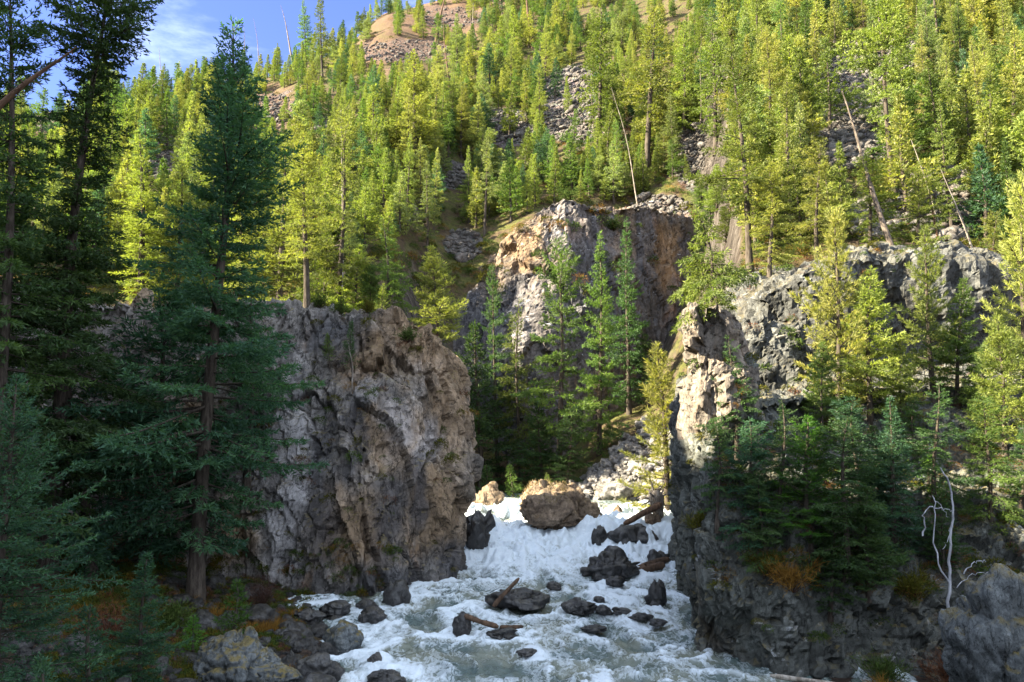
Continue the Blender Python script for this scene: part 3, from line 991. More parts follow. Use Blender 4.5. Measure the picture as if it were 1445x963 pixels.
for g, r in talus:
    o = link('boulder', rnd.choice(protos), None, (g.x, g.y, g.z + r * .25))
    o.scale = (r * rnd.uniform(.9, 1.3), r * rnd.uniform(.9, 1.2), r * rnd.uniform(.85, 1.2))
    o.rotation_euler = (rnd.uniform(-.5, .5), rnd.uniform(-.5, .5), rnd.uniform(0, 6.3))
    o['r'] = r
    tag(o, None, 'boulder', 'boulders of the talus pile right of the gorge')


def rank_labels(objs, key_label, rowh=22, pos=None):
    """labels by row (lowest first) and order from the left, as seen from the river"""
    L = [(proj(pos(o) if pos else o.location), o) for o in objs]
    L.sort(key=lambda t: -t[0][1])
    rows = []
    for (p, o) in L:
        if rows and rows[-1][0] - p[1] < rowh:
            rows[-1][1].append((p[0], o))
        else:
            rows.append((p[1], [(p[0], o)]))
    for ri, (_, row) in enumerate(rows):
        row.sort(key=lambda t: t[0])
        for k, (_, o) in enumerate(row):
            o['label'] = key_label(o, ORD[ri], ORD[k])


tal = [o for o in COL.objects if o.name.startswith('boulder') and 'r' in o.keys()]


def tl(o, row, k):
    s = 'large' if o['r'] > .75 else 'mid-sized' if o['r'] > .45 else 'small'
    return f'{s} grey boulder in the talus pile, {row} row up, {k} from the left'


rank_labels(tal, tl)
for o in tal:
    del o['r']
# ------------------------------------------------------------------ conifers
class RN:
    def __init__(s, seed):
        s.r = np.random.default_rng(seed)

    def u(s, a, b, n=None):
        return s.r.uniform(a, b, n)


def norm(a):
    return a / (np.linalg.norm(a, axis=-1, keepdims=True) + 1e-9)


def diamonds(P, D, L, W, rng, flat=.6):
    n = len(P)
    ref = norm(rng.r.normal(size=(n, 3)) * (1 - flat) + np.array([0, 0, 1.0]) * flat)
    S = norm(np.cross(D, ref))
    a = P
    m = P + D * (L * .42)[:, None]
    V = np.stack([a, m + S * (W / 2)[:, None], P + D * L[:, None], m - S * (W / 2)[:, None]], 1).reshape(-1, 3)
    F = np.arange(n * 4).reshape(n, 4)
    return V, F


def conifer(seed, H, Rm, cb=.08, pw=.85, dz=.4, nb=5, up_top=50, up_mid=10, up_low=-12, sag=.18, tipup=.12, sub_sp=.2, tw_sp=.1, tw_len=.25, tw_w=.07,
            sub_frac=.45, sub_ang=52, droop=.12, gap=.08, irr=.25, wob=.12, r0=None, bare=0, tw_spread=.5, tw_up=.1, flat=.5, limb=.75, lopside=0.0, crowns=None, skirt=.55):
    g = RN(seed)
    r0 = r0 or H * .013 + .03
    hs = np.linspace(0, H, 26)
    ph = g.u(0, 6.28, 4)
    wx = wob * (np.sin(hs / H * 5 + ph[0]) - np.sin(ph[0])) * (hs / H)
    wy = wob * (np.sin(hs / H * 4 + ph[1]) - np.sin(ph[1])) * (hs / H)
    path = np.stack([wx, wy, hs], 1)
    rad = r0 * (1 - hs / H) ** .8 + .008
    rad[:3] *= np.array([1.5, 1.18, 1.05])
    path0 = path.copy()
    path0[0, 2] -= .6
    TR = Acc()
    TR.add(*tube(path0, rad, 9))

    def tx(h):
        return np.interp(h, hs, wx), np.interp(h, hs, wy)
    Pl, Dl, Ll, Wl, Tl = [], [], [], [], []
    h = cb * H
    while h < H - .12:
        rel = (h - cb * H) / (H - cb * H)
        k = nb if rel < .9 else max(3, nb - 1)
        for q in range(k):
            if g.u(0, 1) < gap:
                continue
            phi = (q + g.u(-.35, .35)) / k * 6.283 + h * 2.4
            hh = h + g.u(-.5, .5) * dz
            if hh > H - .08 or hh < cb * H * .9:
                continue
            rl = min(1, max(0, (hh - cb * H) / (H - cb * H)))
            prof = (1 - rl) ** pw * min(1, skirt + (1 - skirt) * rl / .22) if rl < .22 else (1 - rl) ** pw
            lump = 1 + irr * 1.6 * float(vnoise(np.array([[math.cos(phi) * 1.1 + 7, math.sin(phi) * 1.1 + 3, hh / H * 7 + seed]]), seed)[0])
            if crowns is not None:
                lump *= np.interp(rl, crowns[0], crowns[1])
            L = Rm * prof * g.u(.7, 1.12) * max(.2, lump) * (1 + lopside * math.cos(phi))
            L = max(L, .10 + .12 * (1 - rl))
            if rl < .45:
                el = up_low + (up_mid - up_low) * rl / .45
            else:
                el = up_mid + (up_top - up_mid) * (rl - .45) / .55
            el = R(el + g.u(-9, 9))
            e = np.array([math.cos(phi), math.sin(phi), 0])
            sd = np.array([-math.sin(phi), math.cos(phi), 0])
            x0, y0 = tx(hh)
            base = np.array([x0, y0, hh])
            bend = g.u(-.18, .18)
            sg, tu = sag * g.u(.6, 1.4), tipup * g.u(.5, 1.5)

            def bp(s):
                s = np.asarray(s)[:, None]
                return base + e * (L * s * math.cos(el)) + sd * (L * bend * s * s) + np.array([0, 0, 1]) * (L * (math.sin(el) * s - sg * s ** 2 + tu * s ** 3))

            def bt(s):
                s = np.asarray(s)[:, None]
                return norm(e * math.cos(el) + sd * (2 * bend * s) + np.array([0, 0, 1]) * (math.sin(el) - 2 * sg * s + 3 * tu * s ** 2))
            if limb and L > .35:
                ls = np.linspace(0, .92, 5)
                TR.add(*tube(bp(ls), (.010 * L + .006 + r0 * .03) * (1 - ls * .85) * limb, 3))
            if bare and rl < bare and g.u(0, 1) < .75:
                continue
            bt0 = g.u(0, 1)
            s0 = .10 if rl > .3 else g.u(.15, .38)
            ns = max(2, int(L * (1 - s0) / sub_sp))
            s = s0 + (np.arange(ns) + g.u(0, 1, ns)) / ns * (1 - s0)
            s = np.repeat(s, 2)
            sgn = np.tile([1.0, -1.0], ns)
            s = np.clip(s + g.u(-.03, .03, len(s)), 0, 1)
            B = bp(s)
            T = bt(s)
            l = (sub_frac * L * (1.04 - s) ** .8 * np.minimum(1, .35 + s * 2) + tw_len * .5) * g.u(.55, 1.15, len(s))
            be = R(sub_ang) * g.u(.75, 1.2, len(s))
            Sd = norm(np.cross(np.tile([0, 0, 1.0], (len(s), 1)), T))
            D = norm(T * np.cos(be)[:, None] + Sd * (np.sin(be) * sgn)[:, None] + np.array([0, 0, 1]) * (-droop + g.u(-.18, .22, len(s)))[:, None])
            # axis tips
            B = np.concatenate([B, bp([.8, .92])])
            D = np.concatenate([D, bt([.9, 1.0])])
            l = np.concatenate([l, [L * .2 + .05, L * .1 + .05]])
            cnt = np.maximum(1, np.ceil(l / tw_sp)).astype(int)
            idx = np.repeat(np.arange(len(l)), cnt)
            tt = g.u(0.02, 1.0, len(idx))
            ll = l[idx]
            P = B[idx] + D[idx] * (ll * tt)[:, None] + np.array([0, 0, -1.0]) * (droop * .5 * ll * tt ** 2)[:, None]
            DD = norm(D[idx] + g.r.normal(size=(len(idx), 3)) * tw_spread + np.array([0, 0, tw_up]))
            Pl.append(P)
            Dl.append(DD)
            Ll.append(tw_len * g.u(.65, 1.25, len(idx)))
            Wl.append(tw_w * g.u(.7, 1.3, len(idx)))
            Tl.append(np.clip(.15 + .38 * bt0 + g.u(0, .5, len(idx)), 0, 1))
        h += dz * g.u(.8, 1.2) * (1 if rel < .6 else .8)
    # leader
    n = 10
    hh = np.linspace(H - tw_len * 2.2, H, n)
    x0, y0 = tx(hh)
    Pl.append(np.stack([x0, y0, hh], 1))
    Dl.append(norm(np.stack([g.u(-.5, .5, n), g.u(-.5, .5, n), np.ones(n)], 1)))
    Ll.append(np.full(n, tw_len * .8))
    Wl.append(np.full(n, tw_w))
    Tl.append(np.full(n, .7))
    P, D, L_, W_, T_ = (np.concatenate(a) for a in (Pl, Dl, Ll, Wl, Tl))
    V, F = diamonds(P, D, L_, W_, g, flat)
    crown = mesh_np('crown', V, F, False, {'tint': np.repeat(T_, 4)}, M_NEEDLE)
    return TR, crown


class Proto:
    """trunk and crown meshes of one kind of tree, height H"""

    def __init__(s, kind, H, bark=M_BARK, **kw):
        tr, s.crown = conifer(H=H, **kw)
        s.trunk = tr.mesh('trunk', bark)
        s.H, s.kind = H, kind


def dead_mesh(seed, H, r0, nb=14, lmax=1.2, wob=.1, start=.25, mat=M_DEAD, up=(-10, 35), broken=.3, fine=True):
    g = RN(seed)
    hs = np.linspace(0, H, 22)
    path = np.stack([wob * np.sin(hs / H * 4 + seed) * hs / H, wob * np.cos(hs / H * 3 + seed) * hs / H, hs], 1)
    path[0, 2] -= .5
    rad = r0 * (1 - hs / H * (1 - broken)) * (1 + fbm(path * 1.3, 2, seed) * .15)
    A = Acc()
    A.add(*tube(path, rad, 8))
    B = Acc()
    for k in range(nb):
        hh = H * g.u(start, .98)
        phi = g.u(0, 6.283)
        el = R(g.u(*up))
        L = lmax * g.u(.25, 1) * (1.15 - .7 * hh / H)
        b = np.array([np.interp(hh, hs, path[:, 0]), np.interp(hh, hs, path[:, 1]), hh])
        d = np.array([math.cos(phi) * math.cos(el), math.sin(phi) * math.cos(el), math.sin(el)])
        s = np.linspace(0, 1, 7)
        pth = b + d * (s * L)[:, None] + np.array([0, 0, -.22 * L]) * (s ** 2)[:, None] + g.r.normal(size=(7, 3)) * .04 * L * s[:, None]
        rb = max(.012, r0 * .22 * L / lmax)
        B.add(*tube(pth, rb * (1 - s * .8), 4))
        if fine:
            for q in range(3):
                i = int(g.u(2, 6))
                dd = norm(d + g.r.normal(size=3) * .8)
                s2 = np.linspace(0, 1, 4)
                B.add(*tube(pth[i] + dd * (s2 * L * .35)[:, None], rb * .4 * (1 - s2 * .7), 3))
    return A.mesh('trunk', mat), (B.mesh('branches', mat) if B.n else None)


KINDS = {}


def add_proto(key, *protos):
    KINDS[key] = list(protos)


# young bright trees of the slope
young = dict(dz=.34, nb=5, up_top=58, up_mid=28, up_low=5, sag=.12, tipup=.10, sub_sp=.17, tw_sp=.075, tw_len=.26, tw_w=.075, sub_frac=.5, gap=.04, irr=.22, limb=.6, tw_spread=.55, tw_up=.25, flat=.35)
add_proto('young', *[Proto('pine_tree', 8, seed=200 + k, Rm=[1.5, 1.85, 1.3, 1.7, 2.1, 1.5, 1.35][k], cb=[.04, .06, .05, .10, .08, .16, .02][k], pw=[.8, .95, .75, .65, .7, .55, 1.0][k], lopside=[0, .1, 0, .2, .15, .3, 0][k], **{**young, 'irr': [.2, .3, .2, .35, .5, .6, .2][k], 'gap': [.04, .06, .03, .1, .14, .22, .03][k]}) for k in range(7)])
# slim tall firs
slim = dict(dz=.46, nb=5, up_top=45, up_mid=8, up_low=-14, sag=.15, tipup=.14, sub_sp=.18, tw_sp=.07, tw_len=.26, tw_w=.075, sub_frac=.5, gap=.10, irr=.35, limb=.8, tw_spread=.5, flat=.4)
add_proto('slim', *[Proto('fir_tree', 15, seed=230 + k, Rm=[2.3, 2.8, 2.0, 2.5, 1.8][k], cb=[.14, .06, .26, .10, .4][k], pw=[.7, .85, .6, .75, .45][k], lopside=[0, .1, .15, .25, .2][k], **{**slim, 'irr': [.35, .3, .45, .55, .6][k], 'gap': [.1, .08, .14, .2, .25][k]}) for k in range(5)])
# broad ragged Douglas firs
doug = dict(dz=.55, nb=5, up_top=40, up_mid=12, up_low=-10, sag=.20, tipup=.16, sub_sp=.18, tw_sp=.066, tw_len=.26, tw_w=.075, sub_frac=.55, gap=.15, irr=.6, wob=.3, limb=1.0, tw_spread=.6, flat=.35)
add_proto('ragged', *[Proto('fir_tree', 15, seed=260 + k, Rm=[3.1, 3.6, 2.8][k], cb=[.25, .18, .34][k], pw=[.5, .6, .42][k], crowns=[((0, .2, .35, .5, .62, .75, .88, 1), (.6, 1.1, .6, 1.15, .7, 1.1, .8, 1)), ((0, .25, .45, .6, .8, 1), (.8, 1.0, 1.2, .7, 1.2, .9)), ((0, .15, .3, .5, .7, 1), (.7, 1.1, .6, 1.2, 1.0, 1.1))][k], **doug) for k in range(3)])
# close trees, finer needles
fine = dict(dz=.30, nb=6, up_top=45, up_mid=8, up_low=-14, sag=.16, tipup=.16, sub_sp=.12, tw_sp=.042, tw_len=.18, tw_w=.040, sub_frac=.5, gap=.05, irr=.25, limb=.9, tw_spread=.5, flat=.5)
add_proto('near_young', *[Proto('fir_tree', 7, seed=300 + k, Rm=[1.9, 2.2][k], cb=.05, pw=[.8, .75][k], **{**fine, 'up_low': 0, 'up_mid': 22}) for k in range(2)])
add_proto('near_pine', *[Proto('pine_tree', 8, seed=310 + k, Rm=[2.3, 2.6][k], cb=[.10, .05][k], pw=[.75, .65][k], **{**fine, 'dz': .42, 'nb': 5, 'up_low': 12, 'up_mid': 38, 'up_top': 60, 'tw_len': .21, 'tw_sp': .026, 'sub_sp': .13, 'sub_frac': .36, 'gap': .10, 'irr': .35, 'tw_spread': .45, 'tw_up': .25, 'tw_w': .028}) for k in range(2)])
add_proto('near_ragged', *[Proto('fir_tree', 9, seed=320 + k, Rm=[2.0, 2.3, 1.8][k], cb=[.10, .04, .2][k], pw=[.6, .5, .55][k], **{**fine, 'dz': .42, 'nb': 5, 'gap': .15, 'irr': .5, 'sag': .25, 'droop': .3, 'sub_frac': .55, 'wob': .25}) for k in range(3)])
add_proto('near_slim', *[Proto('fir_tree', 12, seed=370 + k, Rm=[1.75, 2.1, 1.5][k], cb=[.10, .05, .30][k], pw=[.7, .8, .5][k], **{**fine, 'dz': .38, 'up_low': -14, 'up_mid': 8, 'tw_len': .20, 'tw_w': .042, 'tw_sp': .042, 'sub_sp': .13, 'sub_frac': .48, 'gap': [.1, .08, .16][k], 'irr': [.35, .3, .5][k], 'lopside': .12}) for k in range(3)])
add_proto('near_doug', *[Proto('fir_tree', 13, seed=380 + k, Rm=[2.6, 2.9][k], cb=[.25, .12][k], pw=[.5, .6][k], crowns=((0, .2, .35, .5, .62, .75, .88, 1), (.6, 1.1, .65, 1.15, .75, 1.1, .8, 1)), **{**fine, 'dz': .48, 'nb': 5, 'gap': .17, 'irr': .55, 'tw_len': .21, 'tw_w': .044, 'tw_sp': .042, 'sub_sp': .14, 'sub_frac': .52, 'wob': .3}) for k in range(2)])
add_proto('wind_bent', Proto('fir_tree', 4.5, seed=361, Rm=2.1, cb=.03, pw=.8, **{**fine, 'dz': .22, 'gap': .2, 'irr': .7, 'sag': .45, 'droop': .45, 'up_low': -5, 'lopside': .25, 'wob': .3, 'tw_len': .2}))
add_proto('near_spruce', Proto('spruce_tree', 12, seed=340, Rm=2.5, cb=.03, pw=.85, **{**fine, 'dz': .30, 'droop': .22, 'tw_sp': .06, 'sag': .22, 'tipup': .22}))
add_proto('sapling', *[Proto('fir_tree', 3, seed=350 + k, Rm=.85, cb=.03, pw=.8, **{**fine, 'dz': .20, 'up_low': 5, 'up_mid': 30, 'up_top': 60, 'sub_sp': .10, 'tw_sp': .055, 'tw_len': .13, 'tw_w': .032, 'limb': .5}) for k in range(2)])
# the tall dark spruce at the left and its ragged neighbours
hero = dict(dz=.36, nb=6, sub_sp=.13, tw_sp=.05, tw_len=.21, tw_w=.055, limb=1.0)
add_proto('hero_spruce', Proto('spruce_tree', 22, seed=401, Rm=4.5, cb=.10, pw=.52, up_top=48, up_mid=6, up_low=-18, sag=.14, tipup=.16, sub_frac=.34, droop=.22, gap=.17, irr=.38, r0=.28, wob=.25, flat=.5, **{**hero, 'dz': .46},
          crowns=((0, .1, .3, .45, .55, .7, .85, .95, 1), (.8, .95, 1.0, .95, .95, .95, .85, .6, .5))))
add_proto('tall_gappy', Proto('fir_tree', 24, seed=411, Rm=2.9, cb=.12, pw=.1, up_top=35, up_mid=2, up_low=-20, sag=.20, tipup=.14, sub_frac=.42, droop=.25, gap=.16, irr=.45, r0=.32, wob=.6, flat=.5, **{**hero, 'dz': .46},
          crowns=((0, .2, .40, .52, .62, .70, .76, .82, .88, .95, 1), (1.1, 1.05, 1.0, .65, .50, .52, .34, .85, 1.0, .95, .5))),
          Proto('fir_tree', 22, seed=412, Rm=2.6, cb=.10, pw=.4, up_top=35, up_mid=2, up_low=-18, sag=.20, tipup=.14, sub_frac=.42, droop=.25, gap=.20, irr=.55, r0=.24, wob=.3, flat=.5, **{**hero, 'dz': .52}))
add_proto('blue_spruce', Proto('spruce_tree', 9, seed=421, Rm=3.0, cb=.02, pw=.8, dz=.26, nb=7, up_top=50, up_mid=8, up_low=-8, sag=.16, tipup=.2, sub_sp=.11, tw_sp=.045, tw_len=.13, tw_w=.030, sub_frac=.40, droop=.12, gap=.05, irr=.28, r0=.14, flat=.5, limb=.8))

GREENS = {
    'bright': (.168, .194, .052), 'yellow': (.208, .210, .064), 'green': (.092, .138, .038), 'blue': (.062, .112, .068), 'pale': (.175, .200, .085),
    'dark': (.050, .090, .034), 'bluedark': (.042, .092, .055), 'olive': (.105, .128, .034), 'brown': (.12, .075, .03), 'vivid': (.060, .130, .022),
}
used_proto = {}


def plant_tree(key, base, apex, width=1.0, colour='green', label=None, group=None, which=None, name=None, bark=None, rot=None):
    P = KINDS[key]
    p = P[which % len(P)] if which is not None else rnd.choice(P)
    d = apex - base
    H = d.length
    root = link(name or p.kind, None)
    root.empty_display_size = .5
    root.location = base
    s = H / p.H
    root.scale = (s * width, s * width, s)
    z = d.normalized()
    q = Vector((0, 0, 1)).rotation_difference(z)
    root.rotation_mode = 'QUATERNION'
    from mathutils import Quaternion
    root.rotation_quaternion = q @ Quaternion((0, 0, 1), rnd.uniform(0, 6.283) if rot is None else rot)
    t = link('trunk', p.trunk, root)
    c = link('crown', p.crown, root)
    col = GREENS[colour]
    k = rnd.uniform(.88, 1.12)
    c.color = (col[0] * k * rnd.uniform(.93, 1.07), col[1] * k, col[2] * k, 1)
    tag(root, label, root.name.split('.')[0].replace('_', ' '), group)
    return root


def plant_px(key, bx, by, ax, ay, y=None, width=1.0, colour='green', label=None, group=None, which=None, sink=0.0, **kw):
    if y is None:
        h, _ = GROUND.hit(bx, by)
        if h is None:
            print('no ground', label)
            return None
        base = h
    else:
        b = at(bx, by, y)
        base = GROUND.drop(b.x, b.y) or b
        if base.z - b.z > 2.5 or base.z - b.z < -6:
            print('base off by %.1f' % (base.z - b.z), label)
    a = at(ax, ay, base.y)
    base = base - Vector((0, 0, sink))
    return plant_tree(key, base, a, width, colour, label, group, which, **kw)


def plant_dead(seed, base, apex, r0, label, nb=14, lmax=1.2, mat=M_DEAD, group=None, name='dead_tree', **kw):
    d = apex - base
    tr, br = dead_mesh(seed, d.length, r0, nb, lmax, mat=mat, **kw)
    root = link(name, None, None, base)
    root.rotation_mode = 'QUATERNION'
    root.rotation_quaternion = Vector((0, 0, 1)).rotation_difference(d.normalized())
    link('trunk', tr, root)
    if br:
        link('branches', br, root)
    tag(root, label, 'dead tree', group)
    return root
# ------------------------------------------------------------------ the trees one can tell apart
G_LEFT = 'dark trees on the shaded left bank'
G_TOP = 'sunlit trees on top of the left cliff'
G_GORGE = 'trees in the gorge below the back cliff'
G_RIGHT = 'young trees on the right bank'
G_SLOPE = 'big trees on the sunlit slope'
T = [
    # key, base px py, apex px py, y, width, colour, label, group, which
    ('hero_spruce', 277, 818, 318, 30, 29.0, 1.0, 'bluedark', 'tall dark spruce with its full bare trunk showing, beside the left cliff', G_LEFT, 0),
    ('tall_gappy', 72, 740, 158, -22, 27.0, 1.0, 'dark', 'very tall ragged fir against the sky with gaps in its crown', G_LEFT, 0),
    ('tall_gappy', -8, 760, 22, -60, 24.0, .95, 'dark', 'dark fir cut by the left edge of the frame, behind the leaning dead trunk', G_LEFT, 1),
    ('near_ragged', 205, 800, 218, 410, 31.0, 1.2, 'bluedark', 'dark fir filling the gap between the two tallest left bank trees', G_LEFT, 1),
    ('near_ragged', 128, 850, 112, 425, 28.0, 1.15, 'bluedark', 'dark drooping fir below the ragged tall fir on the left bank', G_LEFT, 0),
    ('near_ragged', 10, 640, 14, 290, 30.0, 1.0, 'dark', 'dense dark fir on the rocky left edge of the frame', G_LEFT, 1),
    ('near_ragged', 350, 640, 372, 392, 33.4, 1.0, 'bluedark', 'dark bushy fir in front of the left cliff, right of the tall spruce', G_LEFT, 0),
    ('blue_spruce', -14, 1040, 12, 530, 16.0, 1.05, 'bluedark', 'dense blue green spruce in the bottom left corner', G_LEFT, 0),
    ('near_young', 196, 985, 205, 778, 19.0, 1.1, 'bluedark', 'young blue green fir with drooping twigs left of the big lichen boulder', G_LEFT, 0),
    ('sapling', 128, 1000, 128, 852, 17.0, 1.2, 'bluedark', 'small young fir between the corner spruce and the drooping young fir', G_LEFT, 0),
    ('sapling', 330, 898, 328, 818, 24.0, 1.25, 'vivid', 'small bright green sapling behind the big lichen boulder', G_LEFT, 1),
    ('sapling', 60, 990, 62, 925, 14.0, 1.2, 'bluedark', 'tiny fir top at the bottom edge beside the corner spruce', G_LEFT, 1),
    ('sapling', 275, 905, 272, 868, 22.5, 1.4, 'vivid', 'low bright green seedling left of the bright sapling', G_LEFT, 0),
    # on top of the left cliff
    ('near_slim', 433, 446, 430, 188, 37.5, 1.15, 'yellow', 'slender sunlit fir with a long bare trunk at the left cliff edge', G_TOP, 2),
    ('near_doug', 478, 425, 482, 150, 39.0, .75, 'yellow', 'tall sunlit fir beside the grey dead tree top on the left cliff', G_TOP, 0),
    ('near_young', 502, 424, 503, 345, 39.0, 1.2, 'bright', 'small bushy bright fir on the left cliff edge', G_TOP, 0),
    ('near_ragged', 548, 424, 545, 305, 38.6, 1.0, 'green', 'green shaggy fir behind the small bushy fir on the left cliff', G_TOP, 0),
    ('near_young', 618, 498, 612, 345, 38.3, 1.05, 'yellow', 'bright conical fir on the right shoulder of the left cliff', G_TOP, 1),
    ('slim', 603, 372, 604, 228, None, .95, 'pale', 'slim pale fir with bare lower trunk above the conical fir', G_TOP, 2),
    ('sapling', 541, 437, 541, 398, 37.4, .9, 'bright', 'tiny sapling on the brink of the left cliff', G_TOP, 0),
    ('sapling', 520, 505, 521, 440, 35.4, .9, 'dark', 'dark little fir on the cliff face right of the clinging fir', G_TOP, 0),
    ('sapling', 465, 520, 463, 470, 35.0, 1.0, 'green', 'green little fir on the cliff face left of the clinging fir', G_TOP, 1),
    ('sapling', 495, 535, 494, 452, 34.8, .7, 'dark', 'small dark fir clinging to the face of the left cliff', G_TOP, 1),
    ('near_young', 460, 425, 455, 320, 39.4, 1.1, 'olive', 'olive green fir low beside the grey dead tree top on the left cliff', G_TOP, 0),
    ('near_slim', 395, 430, 398, 200, 56.0, 1.2, 'yellow', 'sunlit fir partly hidden behind the tall dark spruce', G_TOP, 0),
    ('near_young', 520, 428, 522, 372, 38.6, 1.0, 'green', 'green young fir second from the brink sapling', G_TOP, 1),
    ('near_slim', 340, 430, 350, 235, 57.0, 1.3, 'yellow', 'yellow green fir glowing through the branches of the tall spruce', G_TOP, 1),
    ('near_slim', 200, 430, 196, 190, 57.0, 1.3, 'bright', 'sunlit fir between the tall ragged fir and the tall spruce', G_TOP, 0),
    ('near_slim', 250, 420, 255, 225, 58.0, 1.2, 'yellow', 'shorter sunlit fir just left of the tall spruce', G_TOP, 1),
    # the gorge
    ('near_doug', 790, 690, 785, 338, 60.0, .80, 'green', 'tallest fir in the gorge, straight behind the grassy boulder', G_GORGE, 2),
    ('near_slim', 846, 650, 845, 328, 63.0, .72, 'green', 'narrow dense fir standing right of the tallest gorge fir', G_GORGE, 1),
    ('near_slim', 888, 600, 887, 308, 69.0, .75, 'dark', 'darker slim fir behind the narrow dense fir', G_GORGE, 0),
    ('near_young', 679, 592, 677, 455, 63.0, 1.0, 'dark', 'dark young fir at the left foot of the back cliff', G_GORGE, 0),
    ('near_slim', 703, 580, 690, 375, 66.0, .6, 'dark', 'thin sparse fir with a pale stem before the back cliff', G_GORGE, 2),
    ('near_ragged', 735, 580, 728, 425, 65.0, .7, 'olive', 'small ragged fir between the thin sparse fir and the tallest gorge fir', G_GORGE, 0),
    ('near_pine', 940, 600, 928, 486, 45.0, 1.1, 'yellow', 'bright little pine beside the pale pillar', G_GORGE, 0),
    ('sapling', 686, 682, 686, 655, 58.0, 1.3, 'dark', 'round dark seedling above the brown pool boulder', G_GORGE, 0),
    ('sapling', 724, 698, 723, 655, 57.0, 1.1, 'green', 'dark green seedling right of the brown pool boulder', G_GORGE, 1),
    ('near_ragged', 800, 690, 802, 570, 58.5, 1.0, 'dark', 'low spreading dark fir at the foot of the tallest gorge fir', G_GORGE, 1),
    ('near_young', 765, 690, 762, 560, 61.0, 1.2, 'dark', 'dark fir half hidden left of the tallest gorge fir', G_GORGE, 0),
    ('near_young', 915, 575, 912, 470, 69.0, .9, 'dark', 'dark young fir behind the bright little pine', G_GORGE, 1),
    ('sapling', 772, 700, 772, 668, 55.5, 1.2, 'olive', 'olive shrub sized fir just behind the grassy boulder', G_GORGE, 0),
    # right bank
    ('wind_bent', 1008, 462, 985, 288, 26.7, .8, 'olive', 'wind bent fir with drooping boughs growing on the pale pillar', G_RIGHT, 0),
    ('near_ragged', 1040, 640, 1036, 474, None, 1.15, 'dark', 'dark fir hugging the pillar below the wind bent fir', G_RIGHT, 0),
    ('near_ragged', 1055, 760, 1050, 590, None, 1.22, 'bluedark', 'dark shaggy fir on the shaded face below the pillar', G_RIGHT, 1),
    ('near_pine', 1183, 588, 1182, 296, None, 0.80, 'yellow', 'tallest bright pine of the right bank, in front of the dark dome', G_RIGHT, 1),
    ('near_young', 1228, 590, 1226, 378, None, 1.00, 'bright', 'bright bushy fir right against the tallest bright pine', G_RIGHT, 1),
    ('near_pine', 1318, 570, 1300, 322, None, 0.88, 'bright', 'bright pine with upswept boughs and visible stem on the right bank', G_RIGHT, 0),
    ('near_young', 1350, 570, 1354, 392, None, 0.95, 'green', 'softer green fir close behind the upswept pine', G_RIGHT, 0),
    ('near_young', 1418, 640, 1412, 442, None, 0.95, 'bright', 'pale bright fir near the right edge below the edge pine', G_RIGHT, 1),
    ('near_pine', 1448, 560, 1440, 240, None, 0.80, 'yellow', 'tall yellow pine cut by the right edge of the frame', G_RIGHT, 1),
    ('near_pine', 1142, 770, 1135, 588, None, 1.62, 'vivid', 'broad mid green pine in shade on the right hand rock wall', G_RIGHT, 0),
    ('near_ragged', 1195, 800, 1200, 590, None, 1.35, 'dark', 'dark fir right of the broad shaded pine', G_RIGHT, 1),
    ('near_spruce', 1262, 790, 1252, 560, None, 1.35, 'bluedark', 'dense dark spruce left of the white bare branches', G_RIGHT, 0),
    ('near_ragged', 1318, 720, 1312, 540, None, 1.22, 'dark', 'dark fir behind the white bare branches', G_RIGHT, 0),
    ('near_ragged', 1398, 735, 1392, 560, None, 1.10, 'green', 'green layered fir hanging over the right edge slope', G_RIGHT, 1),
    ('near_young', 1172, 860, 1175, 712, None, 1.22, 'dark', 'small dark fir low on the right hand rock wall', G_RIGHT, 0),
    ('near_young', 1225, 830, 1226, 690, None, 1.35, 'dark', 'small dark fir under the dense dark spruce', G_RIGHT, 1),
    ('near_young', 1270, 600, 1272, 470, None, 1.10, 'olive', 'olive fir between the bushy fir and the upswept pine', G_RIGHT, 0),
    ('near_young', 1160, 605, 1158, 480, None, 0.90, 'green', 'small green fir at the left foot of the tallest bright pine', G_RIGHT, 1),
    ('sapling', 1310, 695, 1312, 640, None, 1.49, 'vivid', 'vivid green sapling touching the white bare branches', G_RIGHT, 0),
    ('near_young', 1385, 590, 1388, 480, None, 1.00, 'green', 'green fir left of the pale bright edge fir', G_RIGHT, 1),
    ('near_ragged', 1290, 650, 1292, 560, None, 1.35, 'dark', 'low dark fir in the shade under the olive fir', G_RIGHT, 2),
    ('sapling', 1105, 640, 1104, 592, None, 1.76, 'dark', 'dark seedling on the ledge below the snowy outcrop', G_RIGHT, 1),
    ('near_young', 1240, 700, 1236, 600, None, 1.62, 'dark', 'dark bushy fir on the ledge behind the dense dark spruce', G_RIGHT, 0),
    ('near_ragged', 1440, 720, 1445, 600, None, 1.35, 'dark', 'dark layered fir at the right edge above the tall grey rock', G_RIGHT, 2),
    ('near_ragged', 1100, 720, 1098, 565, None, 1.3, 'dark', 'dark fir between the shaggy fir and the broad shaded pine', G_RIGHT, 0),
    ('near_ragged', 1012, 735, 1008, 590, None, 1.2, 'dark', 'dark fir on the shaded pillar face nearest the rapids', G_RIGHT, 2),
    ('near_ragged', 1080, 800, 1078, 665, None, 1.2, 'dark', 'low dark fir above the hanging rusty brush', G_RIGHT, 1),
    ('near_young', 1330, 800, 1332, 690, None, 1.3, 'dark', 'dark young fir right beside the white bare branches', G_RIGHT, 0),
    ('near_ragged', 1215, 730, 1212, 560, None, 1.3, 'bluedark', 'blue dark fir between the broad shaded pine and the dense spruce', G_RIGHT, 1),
    # big slope trees
    ('near_doug', 1058, 378, 1040, 62, 46.0, .95, 'olive', 'big ragged fir with a thick bare lower trunk above the pillar', G_SLOPE, 0),
